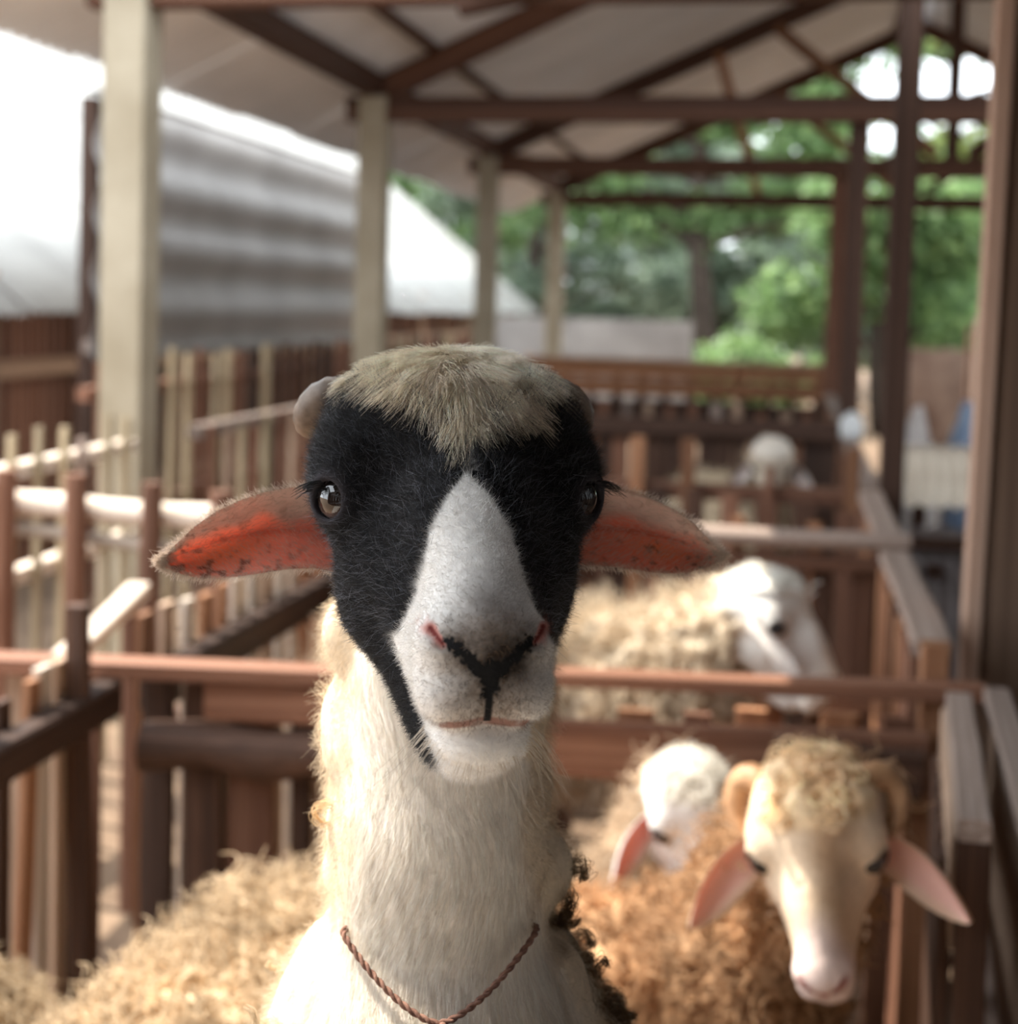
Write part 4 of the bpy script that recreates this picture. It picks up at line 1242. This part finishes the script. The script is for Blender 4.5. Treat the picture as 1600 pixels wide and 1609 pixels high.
    col = lerp(col, np.array([.035, .022, .018]), sstep(.0185, .0130, de))
    pc = woolc if pollc is None else np.array(pollc)
    poll = sstep(.044, .058, yy - .45 * np.maximum(0, z) + .3 * np.maximum(0, .0 - z)) if pollc is not None else np.zeros(len(P))
    col = lerp(col, pc, poll)
    wn = vnoise(P, 26, seed + 1)
    wcol = woolc * (0.62 + .72 * wn)[:, None]
    legm = sstep(.27, .22, P[:, 2])
    wcol = lerp(wcol, headc * .8, legm)
    nk = field_pts(neck, P)
    col = lerp(wcol, col, head)
    fleece = (1 - head) * (1 - legm)
    Pd = P + N * ((vnoise(P, 34, seed + 2) - .35) * bump * 1.2 + (vnoise(P, 75, seed + 3) - .5) * bump * .6)[:, None] * np.maximum(fleece, poll * .3)[:, None]
    bo = mesh_np('body', Pd, Q, M_COAT, root, cols=np.clip(col, 0, .9))
    # fleece locks
    wgt = np.maximum(fleece, poll * poll * 1.5 * (yy > .046) * (np.abs(x) < poll_w)) + 1e-6
    T, bc = sample_faces(P, Q, nlock, wgt, rng)
    q = interp(Pd, T, bc); nn = nrm(interp(N, T, bc))
    pl = interp(poll, T, bc)
    d = nrm(nn * .8 + np.array([0, 0, -.45]) * (1 - 1.6 * pl)[:, None] + rng.normal(size=q.shape) * .4)
    Ln = rng.uniform(*lock, nlock) * (1 - .80 * pl)
    g = curl(q - nn * .004, d, Ln, 9, rng.uniform(.6, 1.6, nlock), np.full(nlock, curlr) * rng.uniform(.5, 1.3, nlock), rng)
    cc = interp(np.clip(col, 0, .9), T, bc) * rng.uniform(.65, 1.35, (nlock, 1))
    curves_obj('fleece', g, np.linspace(lockr, lockr * .3, 9)[None, :], np.clip(cc, 0, .92), M_WOOL, bo)
    for s in (-1, 1):
        c = EYE_C * (s, 1, 1)
        V, Fq, dirs = uv_sphere(np.zeros(3), .0160, 16, 12)
        V = V + np.array([s * -.002, 0, .006])
        mesh_np('eye', ((V + c) * sc) @ R.T + O, Fq, M_EYE, root, cols=np.tile([.010, .007, .006], (len(V), 1)))
        xs_ = np.array([.056, .070, .085, .100, .115, .128, .142, .153, .163, .169, .171])
        top = np.array([.004, .009, .0085, .0070, .0045, .000, -.006, -.0145, -.024, -.031, -.0345]) + .014
        bot = np.array([-.034, -.036, -.0370, -.0390, -.0410, -.043, -.0445, -.0440, -.0415, -.038, -.0352]) + .014
        V, Fq, A = ear_geo(s, top, bot, xs_, .013, 0, -.006, n=22, m=9, thick=.003)
        bpt = np.array([s * .058, 0, 0]); dr = droop[0 if s < 0 else 1] if isinstance(droop, tuple) else droop
        V = ((V - bpt) * ear_sc) @ roty(-s * sweep).T @ rotz(-s * dr).T + bpt + np.array([0, -.006, ear_z])
        st, tt, inn = A[:, 0], A[:, 1], A[:, 2]
        ec = lerp(np.array(earc), headc * .95, np.clip(sstep(.5, .95, np.abs(tt)) + sstep(.9, 1, st), 0, 1))
        ec = np.where((inn > .5)[:, None], ec, headc)
        ec = np.concatenate([ec, np.full((len(ec), 1), .22)], 1)
        mesh_np('ear', (V * sc) @ Re.T + O, Fq, M_EAR, root, cols=ec)
        if horns:
            pth, rr = horns
            pth = np.array(pth) * (s, 1, 1)
            t = np.linspace(0, 1, 26); k = np.linspace(0, 1, len(pth))
            pp = np.stack([np.interp(t, k, pth[:, i]) for i in range(3)], 1)
            for _ in range(4): pp[1:-1] = (pp[:-2] + pp[1:-1] * 2 + pp[2:]) / 4
            V, Fq = tube_mesh(pp, np.interp(t, np.linspace(0, 1, len(rr)), rr) * (1 + .05 * np.sin(t * 70)), 12)
            mesh_np('horn', (V * sc) @ Re.T + O, Fq, M_HORN_TAN, root)
    return root

M_HORN_TAN = plain('tan_horn', (.26, .13, .06), (.52, .30, .16), scale=50, rough=.5, bump=.5, dist=.003)
RAMH = ([(.045, .050, -.030), (.060, .064, -.038), (.080, .066, -.046), (.094, .052, -.046), (.098, .032, -.034), (.092, .014, -.018), (.084, .006, -.006)], [.019, .019, .0175, .015, .012, .008, .004])
flock_sheep('tan ram with small curled horns looking at the camera, brown fleece', (.054, 1.72, .730), -6, 31, 8, (-.03, 1.99, .380), (-.36, 2.00, .380), .134,
            headc=(.78, .60, .43), woolc=(.42, .25, .135), muzzc=(.74, .58, .52), pollc=(.82, .60, .37), brown=(.36, .20, .10), earc=(.80, .50, .42), droop=(.46, .36), horns=RAMH, seed=21, nlock=6000, ear_sc=1.2, lockr=.0022, curlr=.009, bump=.03, sweep=.50, ear_z=-.018, poll_w=.047)
flock_sheep('white faced sheep with a long pink ear standing behind the tan ram', (-.110, 2.13, .606), 26, 32, 4, (-.15, 2.30, .36), (-.48, 2.285, .36), .095, sc=.90,
            headc=(.72, .69, .66), woolc=(.50, .385, .275), muzzc=(.74, .66, .63), pollc=(.60, .56, .49), earc=(.82, .42, .40), droop=(.62, .4), seed=22, nlock=5000)
flock_sheep('cream woolly sheep seen from behind, left of the rope-collared neck', (-.70, 1.99, .33), 178, 40, 0, (-.61, 1.76, .430), (-.675, 1.42, .405), .143, ear_sc=.8,
            woolc=(.54, .41, .27), seed=23, nlock=9000, lock=(.035, .06), lockr=.0019, curlr=.010, bump=.032)
flock_sheep('round beige woolly back at the lower left corner', (-.97, .96, .52), 0, 30, 0, (-.98, 1.24, .395), (-.975, 1.60, .39), .115,
            woolc=(.44, .335, .22), seed=24, nlock=9000, lock=(.025, .05), lockr=.0019, curlr=.008, bump=.03)
flock_sheep('white sheep feeding with its head in profile behind the red-brown rail', (-.005, 2.95, .735), 74, 14, -6, (-.24, 3.04, .53), (-.78, 3.07, .55), .165, sc=1.12,
            headc=(.80, .76, .70), woolc=(.58, .475, .35), muzzc=(.72, .62, .52), pollc=(.80, .76, .68), earc=(.84, .74, .72), droop=(.85, 1.35), sweep=1.0, seed=25, nlock=6000, lock=(.05, .09), bump=.035, lockr=.002)
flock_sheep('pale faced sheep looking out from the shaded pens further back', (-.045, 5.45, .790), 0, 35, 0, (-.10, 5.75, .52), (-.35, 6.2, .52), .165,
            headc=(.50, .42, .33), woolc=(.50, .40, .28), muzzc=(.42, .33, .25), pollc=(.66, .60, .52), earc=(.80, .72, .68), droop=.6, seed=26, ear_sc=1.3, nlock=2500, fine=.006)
# ------------------------------------------------------------------ trees and wall beyond the barn
def leaf_mat(name, a, b, c):
    m, nt, bs, out = newmat(name); L = nt.links.new
    at = nd(nt, 'ShaderNodeAttribute', attribute_name='Col')
    r = ramp(nt, [(0.0, a), (.5, b), (1.0, c)]); L(at.outputs['Fac'], r.inputs['Fac'])
    L(r.outputs['Color'], bs.inputs['Base Color']); bs.inputs['Roughness'].default_value = .5
    t = nd(nt, 'ShaderNodeBsdfTranslucent'); L(r.outputs['Color'], t.inputs['Color'])
    mx = nd(nt, 'ShaderNodeMixShader'); mx.inputs[0].default_value = .45
    L(bs.outputs[0], mx.inputs[1]); L(t.outputs[0], mx.inputs[2]); L(mx.outputs[0], out.inputs['Surface'])
    return m
LEAF = [leaf_mat('leaf_green', (.10, .17, .07), (.20, .32, .13), (.38, .52, .20)), leaf_mat('leaf_bluish', (.14, .19, .14), (.25, .33, .24), (.42, .50, .38)),
        leaf_mat('leaf_yellow', (.16, .22, .06), (.34, .42, .13), (.55, .60, .22))]
M_BARK = plain('bark', (.022, .016, .013), (.07, .052, .04), scale=14, rough=.95, bump=.8)

def tree(label, base, clumps, trunk_r, height, nleaf, mat, size=.13, seed=0, lean=0.0):
    rg = np.random.default_rng(seed)
    t = thing('tree', label, 'tree', base, 'trees beyond the barn')
    bx, by, bz = base
    pth = np.array([(bx + lean * s + .08 * math.sin(s * 5 + seed), by, bz - .05 + height * s) for s in np.linspace(0, 1, 10)])
    V, F = tube_mesh(pth, np.linspace(trunk_r, trunk_r * .45, 10), 10)
    mesh_np('trunk', V, F, M_BARK, t)
    P = []
    for (cx, cy, cz, rx, ry, rz) in clumps:
        c = np.array([bx + cx, by + cy, bz + cz])
        st = pth[np.argmin(np.abs(pth[:, 2] - (c[2] - rz * .6)))]
        V, F = tube_mesh(np.linspace(st, c, 6) + np.array([0, 0, 1]) * np.sin(np.linspace(0, 3.1, 6))[:, None] * .1, np.linspace(trunk_r * .4, trunk_r * .12, 6), 6)
        mesh_np('branch', V, F, M_BARK, t)
        k = max(40, int(nleaf * rx * rz / sum(q[3] * q[5] for q in clumps)))
        d = nrm(rg.normal(size=(k, 3))); r = rg.random(k) ** .45
        sub = nrm(rg.normal(size=(14, 3)))[rg.integers(0, 14, k)]      # twiggy sub-clusters
        P.append(c + (d * r[:, None] * .62 + sub * .42) * (rx, ry, rz))
    P = np.concatenate(P); n = len(P)
    a = nrm(rg.normal(size=(n, 3)) * (1, 1, .6) + (0, 0, -.5)); b = nrm(np.cross(a, nrm(rg.normal(size=(n, 3)) + (0, 0, 1.2))))
    s = size * rg.uniform(.6, 1.5, n)[:, None]
    nn = np.cross(a, b)
    V = np.stack([P, P + a * s * .5 + b * s * .26 + nn * s * .06, P + a * s * 1.1, P + a * s * .5 - b * s * .26 + nn * s * .06], 1).reshape(-1, 3)
    F = np.arange(n * 4).reshape(-1, 4)
    col = np.repeat(np.clip(rg.normal(.45, .22, n) + .25 * (vnoise(P, 1.1, seed) - .5), 0, 1), 4)[:, None].repeat(3, 1)
    o = mesh_np('foliage', V, F, mat, t, smooth=False, cols=col)
    o['kind'] = 'stuff'
    return t

def crown(seed, n, w, z0, z1, dep=.45, r=(.5, .95)):
    rg = random.Random(seed)
    return [(rg.uniform(-w, w), rg.uniform(-.45, .45), rg.uniform(z0, z1), rg.uniform(*r), rg.uniform(.3, .5), rg.uniform(*r) * .8) for _ in range(n)]
tree('broad green tree with a dark trunk behind the far fence', (-1.15, 19.4, 0), crown(1, 26, 2.3, 2.5, 5.4), .20, 4.0, 17000, LEAF[0], seed=1)
tree('greyish green tree behind the white shed roof', (-3.7, 21.7, 0), crown(2, 30, 2.2, 1.5, 5.2), .15, 4.0, 18000, LEAF[1], seed=2)
tree('bushy green tree between the dark posts', (1.05, 17.0, 0), crown(3, 14, 1.1, 1.0, 2.7), .11, 3.0, 10000, LEAF[0], seed=3)
tree('bluish green tall tree filling the gap under the roof', (-.2, 24.0, 0), crown(4, 26, 2.4, 1.0, 4.0), .17, 5.0, 17000, LEAF[1], seed=4, size=.16)
tree('drooping bright green tree beside the right post', (3.2, 19.4, 0), crown(5, 16, 1.1, .9, 3.0), .12, 3.4, 11000, LEAF[0], seed=5)
tree('sparse yellow green tree with sky showing through on the right', (2.2, 21.7, 0), crown(6, 34, 1.9, 2.4, 6.0, r=(.3, .55)), .12, 5.0, 7500, LEAF[2], seed=6)
tree('far dark green tree low behind the garden wall', (-2.6, 26.4, 0), crown(7, 60, 3.4, .9, 4.9, .8), .15, 4.0, 28000, LEAF[1], seed=7, size=.17)
tree('far leafy tree low behind the right-hand posts', (3.6, 28.8, 0), crown(8, 28, 3.2, .6, 3.2, .8), .15, 3.0, 17000, LEAF[0], seed=8, size=.17)
tree('yellowish shrub against the garden wall', (-2.3, 17.0, 0), crown(9, 7, 1.0, .8, 1.1, .3, (.2, .32)), .05, 1.0, 2500, LEAF[0], seed=9, size=.09)
tree('low leafy shrub beside the end of the garden wall', (-.28, 16.4, 0), crown(12, 12, .62, .45, 1.15, .3, (.22, .36)), .04, .9, 4500, LEAF[0], seed=12, size=.09)
tree('leafy tree rising over the far end of the white shed roof', (-6.3, 23.8, 0), crown(14, 26, 1.9, 1.5, 5.0), .14, 4.0, 14000, LEAF[0], seed=14)
M_WALL = plain('grey_render', (.20, .185, .175), (.34, .32, .30), scale=1.6, rough=.9, bump=.2)
tag(boxmesh('garden_wall', (-3.1, 15.5, 0), (-1.0, 15.65, 1.235), M_WALL), 'low grey rendered garden wall beyond the barn', kind='structure')
tag(boxmesh('garden_wall_side', (1.05, 15.5, 0), (6, 15.65, 1.02), plain('brown_fence_wall', (.10, .06, .045), (.26, .19, .15), scale=3, rough=.9)), 'brownish boundary wall beyond the aisle', kind='structure')
# ------------------------------------------------------------------ things in the aisle beyond the trough
f = thing('sheet_stack', 'cream corrugated sheet with sunlight put in its colour resting on dark sheets beyond the trough', 'roofing sheets', (.75, 5.3, 0))
M_CREAM = plain('sunlit_cream_sheet', (.62, .53, .42), (.80, .72, .60), scale=3, rough=.6, bump=.05)  # bright cream stands in for sunlight that the roof keeps off
corrugated('upper_sheet', f, M_CREAM, (.42, 5.75, .86), (.9, .1, 0), (-.06, -.75, -.20), .62, .62, amp=.008, pitch=.05)
corrugated('lower_sheet', f, plain('dark_sheet', (.10, .085, .08), (.22, .19, .185), scale=3, rough=.5, bump=.05), (.43, 5.15, .63), (.9, .1, 0), (-.06, -.60, -.36), .62, .9, amp=.008, pitch=.05)
for x, y, z in ((.5, 5.6, .80), (.95, 5.6, .80), (.5, 4.95, .54), (.95, 4.95, .54)):
    piece('leg', (x, y, 0), (x, y, z), .05, .05, W_DARK, f)
piece('bearer', (.42, 5.02, .60), (1.05, 5.06, .60), .04, .04, W_DARK, f)
def sack(name, label, c, r, mat, seed, cat='sack'):
    rg = np.random.default_rng(seed)
    V, F, d = uv_sphere(np.zeros(3), 1.0, 28, 20)
    q = np.sign(d) * np.abs(d) ** .7
    V = q * r * (1 + .10 * (vnoise(d * 2.2, 1.6, seed) - .5)[:, None])
    neck_ = d[:, 2] > .93
    V[neck_, 2] += .25 * r[2]; V[neck_, :2] *= .55
    o = mesh_np(name, V + np.array(c), F, mat)
    return tag(o, label, cat)
sack('feed_sack', 'pale grey feed sack standing behind the dark post', (.53, 6.2, .43), np.array([.10, .10, .44]), plain('sackcloth', (.30, .27, .25), (.48, .44, .42), scale=20, rough=.9), 4)
sack('plastic_bag', 'small whitish plastic bag on the trough top', (.274, 6.3, .876), np.array([.05, .05, .055]), plain('white_plastic', (.6, .62, .62), (.75, .77, .77), scale=10, rough=.4), 5, 'bag')
sack('water_jug', 'blue grey plastic jug standing in the aisle', (.90, 7.7, .41), np.array([.10, .10, .42]), plain('blue_plastic', (.12, .17, .26), (.24, .31, .42), scale=6, rough=.35), 6, 'jug')
sack('folded_tarpaulin', 'crumpled grey tarpaulin lying beside the blue jug', (1.02, 7.2, .40), np.array([.11, .14, .40]), plain('grey_tarp', (.30, .32, .36), (.52, .54, .58), scale=9, rough=.5), 7, 'tarpaulin')
f = thing('aisle_wall', 'brown plank wall on the far side of the aisle', None, (2.6, 8, 0), kind='structure')
for i in range(19):
    piece('plank', (1.75 + .02 * (i % 3), 9.6 + i * .30, 0), (1.75 + .02 * (i % 3), 9.6 + i * .30, 1.25 + .1 * (i % 2)), .26, .03, [W_DARK, W_RED, W_GREY][i % 3], f)
f = thing('wall_aisle_far', 'low plank wall along the far side of the barn', None, (4.5, 3.9, 0), kind='structure')
for i in range(37):
    piece('plank', (4.45, 3.9 + i * .26, 0), (4.45, 3.9 + i * .26, 1.15 + .05 * (i % 3)), .24, .03, [W_RED, W_GREY, W_DARK][i % 3], f)
tree('round green tree past the low plank wall', (7.6, 9.0, 0), crown(15, 26, 1.7, 1.3, 4.6), .15, 3.6, 9000, LEAF[0], seed=15, size=.16)
tree('tall bluish green tree past the low plank wall', (8.2, 14.5, 0), crown(16, 28, 2.2, 1.2, 5.4), .16, 4.0, 10000, LEAF[1], seed=16, size=.17)
tree('spreading tree far past the low plank wall', (9.0, 20.5, 0), crown(17, 28, 2.6, 1.0, 5.2), .16, 4.0, 10000, LEAF[0], seed=17, size=.17)
